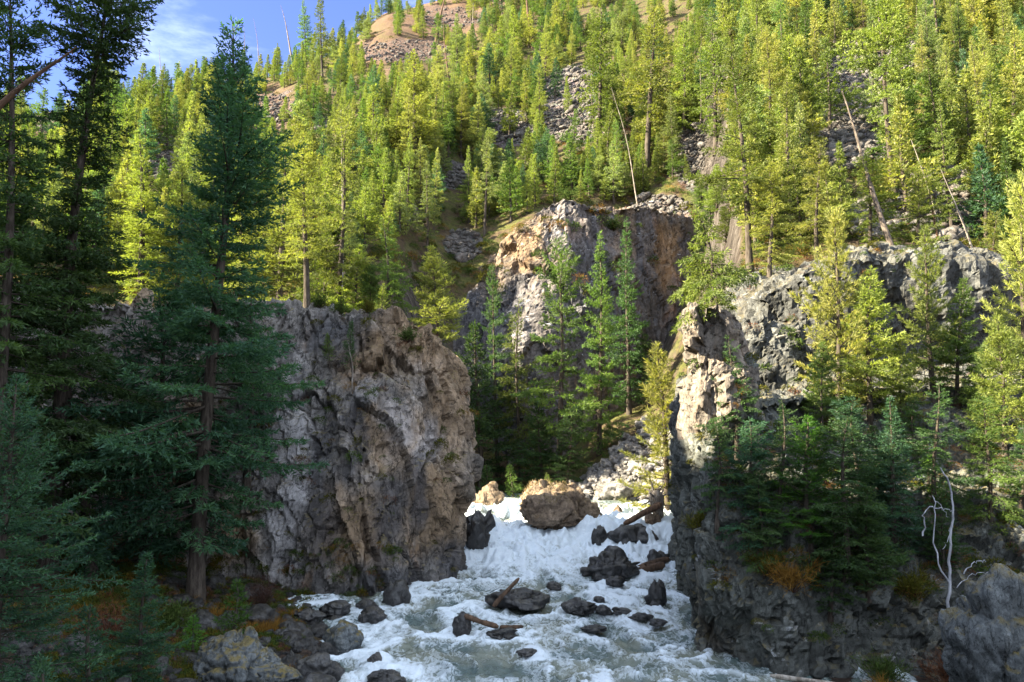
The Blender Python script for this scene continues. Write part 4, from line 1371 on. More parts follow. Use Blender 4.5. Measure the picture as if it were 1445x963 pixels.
    ('near_doug', 1085, 372, 1082, 225, 45.0, 1.25, 'yellow', 'layered yellow green fir right of the thick bare trunk', G_SLOPE, 1),
    ('near_doug', 1090, 270, 1080, 40, 66.0, .85, 'yellow', 'very broad shaggy fir over the grey scree chute', G_SLOPE, 1),
    ('slim', 912, 235, 925, 8, None, 1.25, 'yellow', 'wide tall pale fir above the right end of the back cliff', G_SLOPE, 2),
    ('slim', 845, 205, 850, 0, None, 1.05, 'olive', 'tall narrow olive fir above the middle of the back cliff', G_SLOPE, 0),
    ('slim', 585, 232, 582, 72, None, 1.35, 'yellow', 'full broad cone of a fir in the middle of the slope', G_SLOPE, 1),
    ('near_young', 1003, 318, 1000, 262, None, 1.2, 'green', 'green young fir in the dark chute beside the thick bare trunk', G_SLOPE, 0),
    ('near_young', 1024, 345, 1022, 290, None, 1.2, 'olive', 'olive young fir low in the dark chute above the pillar', G_SLOPE, 1),
    ('near_young', 990, 292, 988, 240, None, 1.2, 'green', 'green fir at the right end of the back cliff brow', G_SLOPE, 0),
    ('near_young', 1012, 300, 1010, 232, None, 1.2, 'bright', 'bright young fir against the steep crag right of the back cliff', G_SLOPE, 1),
    ('near_young', 1030, 300, 1032, 205, None, 1.1, 'olive', 'olive fir hiding the steep crag beside the thick bare trunk', G_SLOPE, 0),
    ('slim', 1010, 210, 1005, 10, None, 1.0, 'olive', 'tall dark stemmed fir left of the scree chute', G_SLOPE, 0),
    ('slim', 965, 190, 968, 30, None, 1.1, 'bright', 'bright fir between the wide pale fir and the dark stemmed fir', G_SLOPE, 1),
    ('slim', 1330, 250, 1312, 85, None, 1.1, 'olive', 'thin crowned fir with a dark leaning stem on the right slope', G_SLOPE, 2),
    ('slim', 1400, 300, 1396, 90, None, 1.2, 'bright', 'tall bright fir on the right slope above the edge pine', G_SLOPE, 0),
    ('near_doug', 1225, 330, 1222, 215, 49.0, 1.2, 'bright', 'bushy bright fir at the foot of the great leaning snag', G_SLOPE, 1),
    ('near_doug', 1150, 330, 1150, 200, 50.0, 1.2, 'yellow', 'yellow shaggy fir left of the great leaning snag', G_SLOPE, 0),
    ('slim', 1430, 250, 1428, 40, None, 1.1, 'yellow', 'yellow fir at the upper right edge', G_SLOPE, 1),
    ('slim', 455, 110, 450, -10, None, .8, 'olive', 'thin tall dark fir breaking the skyline', G_SLOPE, 2),
    ('slim', 432, 95, 428, -4, None, .7, 'green', 'thin pointed fir just left of the thin tall skyline fir', G_SLOPE, 0),
    ('ragged', 1420, 60, 1400, -50, None, 1.4, 'yellow', 'broad yellow pine in the top right corner', G_SLOPE, 1),
    ('near_doug', 1285, 330, 1296, 230, 48.0, 1.1, 'bright', 'leafy fir behind the upswept pine', G_SLOPE, 1),
    ('near_doug', 1400, 420, 1402, 300, 46.0, 1.2, 'yellow', 'bright shaggy fir above the right end of the dark dome', G_SLOPE, 0),
]
fixed = []
for (key, bx, by, ax, ay, y, w, colr, lab, grp, which) in T:
    o = plant_px(key, bx, by, ax, ay, y, w, colr, lab, grp, which, sink=.15)
    if o:
        fixed.append(o)

M_SNAG = bark_mat('weathered_snag', (.05, .038, .03), (.17, .135, .105))
# dead trunks: base px py, top px py, y base, y top, radius, branches, length, material, label
DEAD = [
    (-40, 192, 98, 58, 20, 19.5, .11, 16, .9, M_DEAD_RED, 'leaning bare dead trunk across the sky at the upper left'),
    (1272, 338, 1184, 128, 46, 50, .22, 26, 2.6, M_SNAG, 'great leaning snag with bare limbs above the dark dome'),
    (1348, 335, 1285, 200, 48, 52, .08, 22, 1.6, M_DEAD, 'thin bleached leaning snag right of the great snag'),
    (900, 292, 868, 128, 80, 86, .08, 30, 3.0, M_DEAD, 'thin bleached snag standing on the back cliff brow'),
    (1254, 176, 1238, -20, 80, 84, .24, 18, 1.4, M_SNAG, 'tall straight brown dead trunk on the upper right slope'),
    (636, 140, 626, 28, 145, 146, .25, 10, 1.2, M_DEAD_RED, 'dead pole standing in the upper slope left of centre'),
    (752, 68, 740, -25, 170, 172, .45, 4, 1.0, M_DEAD_RED, 'brown leaning dead trunk at the top edge above centre'),
    (616, 58, 626, -12, 200, 202, .5, 4, 1.0, M_DEAD_RED, 'dark dead stub leaning on the red scree'),
    (414, 92, 396, 8, 190, 190, .28, 6, 1.2, M_DEAD, 'grey leaning snag on the skyline'),
    (484, 330, 486, 158, 52, 52, .13, 22, 1.1, M_DEAD, 'grey dead tree top rising among the left cliff firs'),
    (1380, 330, 1330, 240, 50, 52, .10, 20, 1.6, M_DEAD, 'short grey snag above the right end of the dark dome'),
    (1330, 330, 1312, 262, 47, 48, .14, 5, .8, M_DEAD_RED, 'short dark leaning stub under the bleached snag'),
    (207, 178, 210, 105, 180, 180, .2, 6, 1.0, M_DEAD, 'thin snag on the left skyline'),
    (230, 118, 222, 66, 190, 190, .14, 6, .8, M_DEAD, 'bare pole on the skyline left of the tall dark spruce'),
    (345, 96, 343, 36, 190, 190, .14, 6, .8, M_DEAD, 'bare thin pole on the skyline right of the tall dark spruce'),
    (366, 98, 359, 26, 190, 190, .14, 6, .8, M_DEAD, 'taller bare pole on the skyline, right of the bare thin pole'),
    (1292, 96, 1296, 10, 95, 95, .16, 16, 1.2, M_SNAG, 'brown snag right of the tall straight dead trunk'),
    (988, 190, 992, 60, 95, 95, .15, 22, 1.5, M_SNAG, 'grey branchy snag above the pale pillar chute'),
    (838, 190, 836, 86, 100, 100, .12, 20, 1.3, M_SNAG, 'grey branchy snag beside the upper scree patch'),
    (672, 60, 664, 2, 200, 200, .2, 6, 1.0, M_DEAD, 'thin grey snag high on the red scree'),
]
for k, (bx, by, tx_, ty, y0, y1, r0, nb, lm, mt, lab) in enumerate(DEAD):
    if bx > 0 and y0 > 60:
        h, _ = GROUND.hit(bx, by)
        y1 = h.y + (y1 - y0) if h else y1
        b = h if h else at(bx, by, y0)
    else:
        b = at(bx, by, y0)
        g = GROUND.drop(b.x, b.y)
        if g is not None and bx > 0:
            b = g
    plant_dead(500 + k, b, at(tx_, ty, y1), r0, lab, nb, lm, mt, 'dead standing trunks', start=.25, wob=.02 * (at(bx, by, y0) - at(tx_, ty, y1)).length + .08, broken=.15)

# ------------------------------------------------------------------ the slope's other trees
SLOPE_TOP = [(-10, 165), (60, 170), (130, 150), (200, 98), (330, 74), (450, 34), (520, 6), (560, -12), (1460, -12)]
SLOPE_BOT = [(-10, 380), (400, 395), (640, 330), (690, 340), (770, 288), (980, 298), (1060, 365), (1210, 345), (1340, 350), (1460, 420)]


def interp_px(L, px):
    return np.interp(px, [a for a, b in L], [b for a, b in L])


def open_at(px, py):
    m = 0
    for cx, cy, rx, ry in OPEN:
        d = ((px - cx) / rx) ** 2 + ((py - cy) / ry) ** 2
        m = max(m, 1 - d)
    return m


cand = []
pts = [o.location.copy() for o in fixed]
tries = 0
while len(cand) < 1250 and tries < 60000:
    tries += 1
    px = rnd.uniform(-30, 1475)
    t, b = interp_px(SLOPE_TOP, px), interp_px(SLOPE_BOT, px)
    py = rnd.uniform(t, b)
    h, nrm = GROUND.hit(px, py)
    if h is None or h.y < (56 if px < 660 else 44) or h.y > 330:
        continue
    if nrm.z < .35:
        continue
    hh = 6.4 + 1.8 * math.sin(px / 90.0) + (2.0 if px > 1000 else 0)
    if 690 < px < 990 and 225 < py < 300:
        hh = 6.0
    hh *= math.exp(rnd.gauss(0, .28))
    hp = hh / h.y / TANH * 722.5 * .9
    if (open_at(px, py + 3) > .2 or max(open_at(px, py - hp * q) for q in (.25, .5, .75)) > .25) and rnd.random() < .965:
        continue
    dmin = .26 * hh * rnd.uniform(.75, 1.1)
    if any((p - h).length < dmin for p in pts):
        continue
    pts.append(h)
    cand.append((h, hh, px, py))
cand.sort(key=lambda c: -c[1] / c[0].y * (1.5 if c[0].y < 150 else 1))
indiv, rest = cand[:285], cand[285:]
COLW = ['bright', 'yellow', 'green', 'blue', 'pale', 'olive']
cname = {'bright': 'bright green', 'yellow': 'yellow-green', 'green': 'deep green', 'blue': 'blue-green', 'pale': 'pale green', 'olive': 'olive-green'}
slope_objs = []


def slope_colour(px, py, h):
    w = [5, 5, 2.2, .5, 2, 1.8]
    if 480 < px < 760 and py < 170:
        w = [4, 2, 3, 1.6, 2, 1]
    if px < 480 and py < 260:
        w = [2, 3, 3, 1, 1, 3]
    if px > 1000:
        w = [5, 6, 2, .6, 2, 2]
    return rnd.choices(COLW, w)[0]


for h, hh, px, py in indiv:
    tall = hh > 9.5
    key = ('slim' if rnd.random() < .85 else 'ragged') if tall else 'young'
    c = slope_colour(px, py, h)
    if tall and c == 'blue':
        c = 'green'
    wd = rnd.uniform(.85, 1.25) * (1.0 if key == 'young' else .8)
    o = plant_tree(key, h - Vector((0, 0, .2)), h + Vector((rnd.uniform(-.03, .03) * hh, rnd.uniform(-.03, .03) * hh, hh)), wd, c, None, 'conifers crowding the sunlit slope')
    slope_objs.append((o, px, py, hh, c, key))


def region(px, py):
    t, b = interp_px(SLOPE_TOP, px), interp_px(SLOPE_BOT, px)
    f = (py - t) / max(b - t, 1)
    lev = 'top edge' if f < .2 else 'upper slope' if f < .45 else 'middle slope' if f < .7 else 'lower slope'
    if px < 260:
        where = 'behind the ragged tall fir'
    elif px < 440:
        where = 'behind the tall dark spruce'
    elif px < 640:
        where = 'above the left cliff'
    elif px < 800:
        where = "above the back cliff's shoulder"
    elif px < 980:
        where = 'above the back cliff'
    elif px < 1180:
        where = 'above the pale pillar'
    elif px < 1320:
        where = 'above the great leaning snag'
    else:
        where = 'toward the right edge'
    return lev, where


cells = {}
for it in slope_objs:
    o, px, py, hh, c, key = it
    lev, where = region(px, py)
    size = 'tall' if hh > 9.5 else 'short' if hh < 6.2 else 'mid-sized'
    cells.setdefault((size, c, lev, where), []).append((px, it))
for (size, c, lev, where), L in cells.items():
    L.sort(key=lambda t: t[0])
    for k, (_, it) in enumerate(L):
        o = it[0]
        kind = o['category'].split()[0]
        tail = '' if len(L) == 1 else f', {ORD[k]} from left'
        o['label'] = f"{size} {cname[c]} {kind}, {lev} {where}{tail}"

# trees along the skyline
k = 0
for px in range(205, 560, 9):
    py = interp_px(SLOPE_TOP, px)
    for q in range(60):
        h, nrm = GROUND.hit(px + rnd.uniform(-3, 3), py + 6 + q * 2)
        if h is not None and h.y > 120:
            rest.insert(0, (h, rnd.uniform(4.5, 8.5), px, py))
            break

# the remaining slope trees, too many and too far to count, as one stuff object
def scatter(name, P, rot, scl, idx, protos, kind='stuff', label=None):
    colln = bpy.data.collections.new(name + ' kinds')
    objs = []
    for k, me in enumerate(protos):
        o = me if isinstance(me, bpy.types.Object) else bpy.data.objects.new('%02d_%s' % (k, name), me)
        colln.objects.link(o)
        objs.append(o)
    me = mesh_np(name, P, np.zeros((0, 4), np.int32), attrs={'rot': np.asarray(rot), 'scl': np.asarray(scl)})
    me.attributes.new('idx', 'INT', 'POINT').data.foreach_set('value', np.asarray(idx, np.int32))
    ob = link(name, me)
    ng = bpy.data.node_groups.new(name, 'GeometryNodeTree')
    ng.interface.new_socket('Geometry', in_out='INPUT', socket_type='NodeSocketGeometry')
    ng.interface.new_socket('Geometry', in_out='OUTPUT', socket_type='NodeSocketGeometry')
    nn = ng.nodes.new
    gi, go = nn('NodeGroupInput'), nn('NodeGroupOutput')
    ci = nn('GeometryNodeCollectionInfo')
    ci.inputs['Collection'].default_value = colln
    ci.inputs['Separate Children'].default_value = True
    ci.inputs['Reset Children'].default_value = True
    ip = nn('GeometryNodeInstanceOnPoints')
    ip.inputs['Pick Instance'].default_value = True

    def attr(n, t):
        a = nn('GeometryNodeInputNamedAttribute')
        a.data_type = t
        a.inputs['Name'].default_value = n
        return a.outputs['Attribute']
    e2r = nn('FunctionNodeEulerToRotation')
    L = ng.links.new
    L(gi.outputs[0], ip.inputs['Points'])
    L(ci.outputs[0], ip.inputs['Instance'])
    L(attr('idx', 'INT'), ip.inputs['Instance Index'])
    L(attr('rot', 'FLOAT_VECTOR'), e2r.inputs[0])
    L(e2r.outputs[0], ip.inputs['Rotation'])
    L(attr('scl', 'FLOAT_VECTOR'), ip.inputs['Scale'])
    L(ip.outputs[0], go.inputs[0])
    ob.modifiers.new('scatter', 'NODES').node_group = ng
    tag(ob, label, kind=kind)
    return ob


def tree_object(p, colour, k):
    """trunk and crown of one kind in one mesh, for the far forest"""
    bm = bmesh.new()
    bm.from_mesh(p.trunk)
    nb_ = len(bm.faces)
    bm.from_mesh(p.crown)
    bm.faces.ensure_lookup_table()
    for f in bm.faces[nb_:]:
        f.material_index = 1
    me = bpy.data.meshes.new('forest')
    bm.to_mesh(me)
    bm.free()
    me.materials.append(M_BARK)
    me.materials.append(foliage_mat('needles_' + colour, colour=GREENS[colour]))
    o = bpy.data.objects.new('%02d_forest' % k, me)
    return o


fo = []
for k, (kk, w, c) in enumerate([('young', 0, 'bright'), ('young', 1, 'yellow'), ('young', 2, 'green'), ('young', 3, 'blue'), ('slim', 0, 'olive'), ('slim', 3, 'yellow'), ('young', 4, 'pale'), ('young', 5, 'green'), ('young', 6, 'bright')]):
    fo.append((tree_object(KINDS[kk][w], c, k), KINDS[kk][w].H))
# beyond what the camera can see past the brow the forest goes on
more = []
while len(more) < 420:
    y = rnd.uniform(90, 330)
    x = rnd.uniform(-.75, .8) * y
    g = GROUND.drop(x, y)
    if g is None:
        continue
    q = proj(g)
    hh = rnd.uniform(4.5, 8.5)
    hp = hh / y / TANH * 722.5 * .9
    if max(open_at(q[0], q[1] - hp * k) for k in (0, .3, .6, .9)) > .1:
        continue
    more.append((g, hh, 0, 0))
P, Rt, S, I = [], [], [], []
for h, hh, px, py in rest + more:
    k = rnd.randrange(len(fo))
    if k in (4, 5) and hh < 7:
        k = 0
    s = hh / fo[k][1]
    P.append((h.x, h.y, h.z - .2))
    Rt.append((rnd.uniform(-.04, .04), rnd.uniform(-.04, .04), rnd.uniform(0, 6.28)))
    w = rnd.uniform(.95, 1.3)
    S.append((s * w, s * w, s))
    I.append(k)
scatter('forest', P, Rt, S, I, [o for o, _ in fo], label='far conifer forest covering the upper mountainside')

# scree stones on the open patches
M_SCREE = rock_mat('scree_rock', (.045, .04, .036), (.12, .105, .094), (.22, .20, .18), (.16, .09, .06), .6, .1, sc=1.6, streak=.2, rand=True)
scm = [rock_mesh('scree', 700 + k, (1, .85, .65), M_SCREE, 2, block=.4, flat=.6) for k in range(4)]
P, Rt, S, I = [], [], [], []
tries = 0
while len(P) < 9500 and tries < 120000:
    tries += 1
    px, py = rnd.uniform(-10, 1455), rnd.uniform(0, 380)
    if open_at(px, py) < .05:
        continue
    h, n = GROUND.hit(px, py)
    if h is None or h.y < 46 or n.z < .3:
        continue
    r = .17 * math.exp(rnd.gauss(.15, .5))
    P.append(tuple(h + n * r * .2))
    Rt.append((rnd.uniform(-.6, .6), rnd.uniform(-.6, .6), rnd.uniform(0, 6.28)))
    S.append((r, r * rnd.uniform(.8, 1.2), r * rnd.uniform(.8, 1.2)))
    I.append(rnd.randrange(4))
scatter('scree', P, Rt, S, I, scm, label='loose grey and reddish scree stones on the open slope')

# gravel and cobbles of the river bank
P, Rt, S, I = [], [], [], []
while len(P) < 1500:
    x, y = rnd.uniform(-13, -3.6), rnd.uniform(17, 34)
    g = GROUND.drop(x, y)
    if g is None or g.z > 2.4 or g.z < -.9:
        continue
    r = .10 * math.exp(rnd.gauss(.1, .6))
    P.append((g.x, g.y, g.z + r * .1))
    Rt.append((rnd.uniform(-.6, .6), rnd.uniform(-.6, .6), rnd.uniform(0, 6.28)))
    S.append((r, r * rnd.uniform(.8, 1.2), r))
    I.append(rnd.randrange(4))
cob = [rock_mesh('cobbles', 720 + k, (1, .85, .6), M_WET, 3, block=.4, flat=.6) for k in range(4)]
scatter('cobbles', P, Rt, S, I, cob, label='dark wet cobbles along the left river bank')


# ------------------------------------------------------------------ grass, shrubs, undergrowth
def leaf_mat(name, a, b, transl=.3):
    N = NT(name)
    t = N.attr('tint')
    c = N.mix(t, a, b)
    d = N.n('ShaderNodeBsdfDiffuse', None, Color=c)
    tr = N.n('ShaderNodeBsdfTranslucent', None, Color=c)
    return N.done(N.n('ShaderNodeMixShader', None, i0=transl, i1=d, i2=tr))


M_STRAW = leaf_mat('dry_grass', (.15, .11, .05), (.33, .26, .14))
M_ORANGE = leaf_mat('orange_grass', (.14, .075, .018), (.30, .16, .035))
M_TWIG = leaf_mat('brown_twigs', (.035, .02, .016), (.09, .05, .038), .05)
M_MOSS = leaf_mat('moss_tufts', (.05, .055, .010), (.13, .12, .02))
M_RUST = leaf_mat('rusty_brush', (.07, .03, .018), (.16, .07, .035), .1)
M_SHRUB = leaf_mat('shrub_leaves', (.035, .065, .015), (.09, .12, .03))


def grass_mesh(name, seed, rx, ry, hgt, n, mat, w=.022, lean=.5):
    g = RN(seed)
    th, rr = g.u(0, 6.283, n), np.sqrt(g.u(0, 1, n))
    P = np.stack([np.cos(th) * rr * rx, np.sin(th) * rr * ry, np.full(n, -.05)], 1)
    D = norm(np.stack([np.cos(th) * rr * lean + g.r.normal(size=n) * .35, np.sin(th) * rr * lean + g.r.normal(size=n) * .35, np.ones(n)], 1))
    V, F = diamonds(P, D, hgt * g.u(.5, 1.1, n) * (1 - .5 * rr), np.full(n, w), g, .1)
    return mesh_np(name, V, F, False, {'tint': np.repeat(g.u(0, 1, n), 4)}, mat)


def shrub_object(label, loc, seed, rad, hgt, n, leaf_l, leaf_w, mat, stems=26, cat='shrub', name='shrub', group='low shrubs and brush'):
    g = RN(seed)
    root = link(name, None, None, loc)
    A = Acc()
    Pl, Dl = [], []
    for k in range(stems):
        phi, el = g.u(0, 6.283), R(g.u(25, 85))
        d = np.array([math.cos(phi) * math.cos(el), math.sin(phi) * math.cos(el), math.sin(el)])
        s = np.linspace(0, 1, 6)
        L = hgt * g.u(.7, 1.1) if el > 1 else rad * g.u(.7, 1.1)
        pth = d * (s * L)[:, None] + g.r.normal(size=(6, 3)) * .05 * s[:, None] - np.array([0, 0, .1])
        A.add(*tube(pth, .014 * (1 - s * .8), 3))
        m = n // stems
        tt = g.u(.25, 1.0, m)
        Pl.append(d * (tt * L)[:, None] + g.r.normal(size=(m, 3)) * .10 * rad)
        Dl.append(norm(d + g.r.normal(size=(m, 3)) * .7))
    P, D = np.concatenate(Pl), np.concatenate(Dl)
    link('stems', A.mesh('stems', M_TWIG, attrs={'tint': np.full(A.n, .4)}), root)
    V, F = diamonds(P, D, leaf_l * g.u(.6, 1.3, len(P)), np.full(len(P), leaf_w), g, .3)
    link('foliage', mesh_np('foliage', V, F, False, {'tint': np.repeat(g.u(0, 1, len(P)), 4)}, mat), root)
    tag(root, label, cat, group)
    return root


def ground_at(px, py, y):
    b = at(px, py, y)
    return GROUND.drop(b.x, b.y) or b


TUFTS = [
    (358, 872, 26.5, .8, .55, 900, M_ORANGE, 'orange grass clump on the bank right of the bright sapling'),
    (392, 866, 27.2, .8, .50, 900, M_ORANGE, 'orange grass clump below the white rock face'),
    (420, 848, 29.2, .7, .40, 600, M_ORANGE, 'pale orange grass at the foot of the left cliff'),
    (432, 930, 23.0, .55, .45, 500, M_ORANGE, 'golden grass tuft on the wet shore rocks'),
    (300, 850, 28.0, .7, .5, 600, M_ORANGE, 'rusty grass below the tall spruce'),
    (372, 912, 22.0, .6, .35, 400, M_MOSS, 'mossy grass beside the big lichen boulder'),
]
for k, (px, py, y, r, h, n, m, lab) in enumerate(TUFTS):
    o = link('grass_tuft', grass_mesh('grass_tuft', 800 + k, r, r, h, n, m), None, ground_at(px, py, y))
    tag(o, lab, 'grass tuft', 'dry grass tufts on the left bank')
SHRUBS = [
    (368, 842, 29.5, .9, 1.1, 1600, .20, .012, M_TWIG, 'round bare brown bush at the foot of the white rock face'),
    (150, 880, 22.0, 1.1, 1.0, 1600, .20, .016, M_RUST, 'dark red brown brush between the left bank firs'),
    (240, 860, 25.0, .9, .8, 1400, .16, .03, M_SHRUB, 'dark green shrub behind the drooping young fir'),
    (1120, 858, 22.9, 1.0, .6, 1500, .28, .014, M_ORANGE, 'rusty grass and brush hanging on the right rock wall'),
    (1085, 838, 23.3, .8, .5, 1100, .22, .02, M_MOSS, 'mossy yellow brush left of the hanging rusty brush'),
    (1335, 868, 21.5, 1.0, .7, 1500, .26, .012, M_RUST, 'rusty brown brush below the white bare branches'),
    (1290, 850, 23.0, .9, .6, 1300, .2, .02, M_MOSS, 'dull green brush under the dense dark spruce'),
    (1245, 905, 22.0, .9, .6, 1200, .2, .02, M_SHRUB, 'low green brush near the waterline on the right'),
    (985, 690, 24.9, .6, .5, 900, .16, .02, M_MOSS, 'yellow moss cushion on the shaded pillar face'),
    (1240, 955, 20.8, .4, .5, 500, .25, .014, M_ORANGE, 'small orange grass clump at the bottom right waterline'),
    (450, 432, 35.7, .7, .6, 900, .14, .03, M_SHRUB, 'green shrub on the rim of the left cliff beside the long bare trunk'),
    (520, 432, 35.6, .6, .5, 800, .14, .03, M_MOSS, 'olive shrub on the rim of the left cliff near the tiny sapling'),
    (578, 440, 35.6, .6, .6, 800, .14, .03, M_SHRUB, 'shrub on the left cliff rim before the bright conical fir'),
    (480, 430, 35.7, .6, .8, 900, .14, .03, M_SHRUB, 'tallest green shrub on the left cliff rim'),
    (205, 402, 38.4, .8, .5, 900, .14, .02, M_MOSS, 'bright yellow moss on the cliff top behind the left firs'),
    (800, 285, 76.0, 1.6, .9, 1200, .3, .05, M_SHRUB, 'low shrub on the brow of the back cliff'),
    (865, 290, 77.0, 1.4, .8, 1000, .3, .05, M_SHRUB, 'second low shrub on the brow of the back cliff, right of the first'),
]
for k, (px, py, y, r, h, n, ll, lw, m, lab) in enumerate(SHRUBS):
    shrub_object(lab, ground_at(px, py, y), 830 + k, r, h, n, ll, lw, m)

# dry grass cap of the big boulder in the rapids
bo = [o for o in COL.objects if o.get('label', '').startswith('large sunlit brown boulder')][0]
V, Nn = co_of(bo.data)
sel = np.where((Nn[:, 2] > .35) & (V[:, 2] > V[:, 2].max() * .25) & (V[:, 0] < V[:, 0].max() * .25) & (fbm(V * 1.6, 3, 8) > -.12))[0]
g = RN(77)
pick = g.r.choice(sel, 1500)
P = V[pick] + g.r.normal(size=(len(pick), 3)) * .05 - np.array([0, 0, .04])
D = norm(Nn[pick] * .6 + g.r.normal(size=P.shape) * .4 + np.array([0, 0, .5]))
Vv, Ff = diamonds(P, D, .20 * g.u(.4, 1.2, len(P)), np.full(len(P), .035), g, .1)
link('grass_cap', mesh_np('grass_cap', Vv, Ff, False, {'tint': np.repeat(g.u(0, 1, len(P)), 4)}, M_STRAW), bo)

# undergrowth on the slope and banks (nobody could count it)
def bush_mesh(seed, mat, n=260, ll=.30, lw=.10, flat=.4):
    g = RN(seed)
    D0 = norm(g.r.normal(size=(n, 3)) * np.array([1, 1, .8]) + np.array([0, 0, .5]))
    P = D0 * (g.u(.2, 1, n) ** .5)[:, None] * np.array([1, 1, .7])
    V, F = diamonds(P, norm(D0 + g.r.normal(size=(n, 3)) * .6), ll * g.u(.6, 1.2, n), np.full(n, lw), g, flat)
    return mesh_np('undergrowth', V, F, False, {'tint': np.repeat(g.u(0, 1, n), 4)}, mat)


und = [bush_mesh(900, M_SHRUB), bush_mesh(901, M_MOSS), bush_mesh(902, M_SHRUB, 200), bush_mesh(903, M_RUST, 200, .3, .05), bush_mesh(904, M_ORANGE, 260, .45, .03, .1)]
P, Rt, S, I = [], [], [], []
tries = 0
while len(P) < 3600 and tries < 30000:
    tries += 1
    px, py = rnd.uniform(-10, 1455), rnd.uniform(20, 900)
    h, n = GROUND.hit(px, py)
    if h is None or n.z < .42 or h.y < 18:
        continue
    if h.y > 46:
        if py > 420 or open_at(px, py) > .1:
            continue
        r, k = rnd.uniform(.35, .9), rnd.choices(range(5), [4, 3, 4, 1, 1.5])[0]
    else:
        if h.z < .8 or rnd.random() < .35:
            continue
        r, k = rnd.uniform(.12, .38), rnd.choices(range(5), [2, 4, 2, 2, 2])[0]
    P.append(tuple(h))
    Rt.append((rnd.uniform(-.3, .3), rnd.uniform(-.3, .3), rnd.uniform(0, 6.28)))
    S.append((r, r, r * rnd.uniform(.6, 1.1)))
    I.append(k)
tries = 0
while tries < 5000 and len(P) < 5200:
    tries += 1
    px, py = rnd.uniform(60, 560), rnd.uniform(770, 975)
    h, n = GROUND.hit(px, py)
    if h is None or n.z < .3 or h.z < .25 or h.y > 35:
        continue
    r = rnd.uniform(.10, .32)
    P.append(tuple(h))
    Rt.append((rnd.uniform(-.4, .4), rnd.uniform(-.4, .4), rnd.uniform(0, 6.28)))
    S.append((r, r, r * rnd.uniform(.6, 1.2)))
    I.append(rnd.choices(range(5), [3, 4, 3, 2, 1.2])[0])
scatter('undergrowth', P, Rt, S, I, und, label='low green and rusty undergrowth on slopes and ledges')


# ------------------------------------------------------------------ drift wood and bare branches
def log(label, p0, p1, r0, r1, mat, seed, sides=9, stubs=3, name='driftwood_log', group='driftwood in the rapids'):
    g = RN(seed)
    a, b = np.array(p0), np.array(p1)
    s = np.linspace(0, 1, 14)
    L = np.linalg.norm(b - a)
    pth = a + (b - a) * s[:, None] + np.stack([fbm(np.stack([s * 2 + k * 9, s * 0 + seed, s * 0], 1), 2, seed) for k in range(3)], 1) * .05 * L * .5
    rr = (r0 + (r1 - r0) * s) * (1 + fbm(np.stack([s * 6, s * 0, s * 0 + seed], 1), 2, 3) * .2)
    rr[0] *= .55
    rr[-1] *= .5
    A = Acc()
    A.add(*tube(pth, rr, sides))
    for end in (0, -1):
        c = pth[end]
        ring_ = A.v[0][:sides] if end == 0 else A.v[0][-sides:]
        A.add(np.concatenate([ring_, c + (ring_ - c) * .02]), grid_faces(sides, 2, True))
    for k in range(stubs):
        i = int(g.u(2, 12))
        d = norm(g.r.normal(size=3) + np.array([0, 0, .6]))
        q = np.linspace(0, 1, 4)
        A.add(*tube(pth[i] + d * (q * L * g.u(.06, .14))[:, None], r1 * .45 * (1 - q * .6), 5))
    o = link(name, A.mesh(name, mat))
    tag(o, label, 'log', group)
    return o


v = lambda px, py, y: tuple(at(px, py, y))
M_LOG = bark_mat('wet_log', (.045, .028, .018), (.13, .08, .05))
def depth_of(lab):
    return [o for o in COL.objects if o.get('label', '').startswith(lab)][0].location.y


YS, YB, YD = depth_of('flat dark slab'), depth_of('blocky black rock'), depth_of('brown rock under the drift')
log('broken stick standing up from the flat dark slab', v(696, 856, YS - .6), v(733, 815, YS - .2), .10, .06, M_LOG, 1)
log('drift stick lying from the blocky black rock into the water', v(655, 870, YB - .1), v(703, 886, YB - .3), .09, .08, M_LOG, 2)
log('submerged stick continuing the drift stick line', v(706, 886, YB - .1), v(738, 884, YB + .2), .10, .06, M_LOG, 3, stubs=1)
log('pale brown log jutting from the driftwood pile over the upper falls', v(880, 739, YD - 1.2), v(934, 712, YD - .5), .13, .2, M_DEAD_RED, 4)
log('red brown log wedged below the falls beside the pillar', v(876, 814, 37.0), v(938, 797, 37.4), .14, .2, M_LOG, 5)
log('second red brown log lying over the wedged one', v(893, 804, 37.6), v(944, 788, 38.0), .12, .14, M_LOG, 6)
log('thin log at the waterline along the right bank', v(1085, 951, 21.6), v(1225, 972, 20.6), .07, .05, M_BARK_PALE, 7)
log('fallen pale log on the scree chute', v(1155, 100, 96), v(1205, 96, 96), .18, .12, M_BARK_PALE, 8, group='fallen logs on the slope')
log('fallen grey log on the right slope', v(1352, 95, 92), v(1376, 60, 92), .16, .1, M_BARK_PALE, 9, group='fallen logs on the slope')
log('short pale log on the snowy outcrop', v(1092, 478, 31.3), v(1130, 468, 31.6), .07, .05, M_BARK_PALE, 10, group='fallen logs on the slope')
# root wad
root = link('root_wad', None, None, at(926, 708, YD + .1))
gg = RN(66)
A = Acc()
A.add(*tube(np.array([[.2, .3, -1.2], [.1, .1, -.4], [0, 0, .3], [-.1, 0, .75]]), [.30, .42, .55, .25], 10))
link('stump', A.mesh('stump', M_DEAD), root)
B = Acc()
for k in range(16):
    d = norm(np.array([gg.u(-1, .8), gg.u(-.8, .8), gg.u(-.6, .9)]))
    s = np.linspace(0, 1, 7)
    B.add(*tube(d * (s * gg.u(.7, 1.5))[:, None] + gg.r.normal(size=(7, 3)) * .08 * s[:, None] + np.array([0, 0, .25]), .12 * (1 - s * .8), 6))
link('roots', B.mesh('roots', M_DEAD), root)
root.scale = (.8, .8, .8)
tag(root, 'sunlit root wad of a driftwood stump beside the pillar', 'stump', 'driftwood in the rapids')

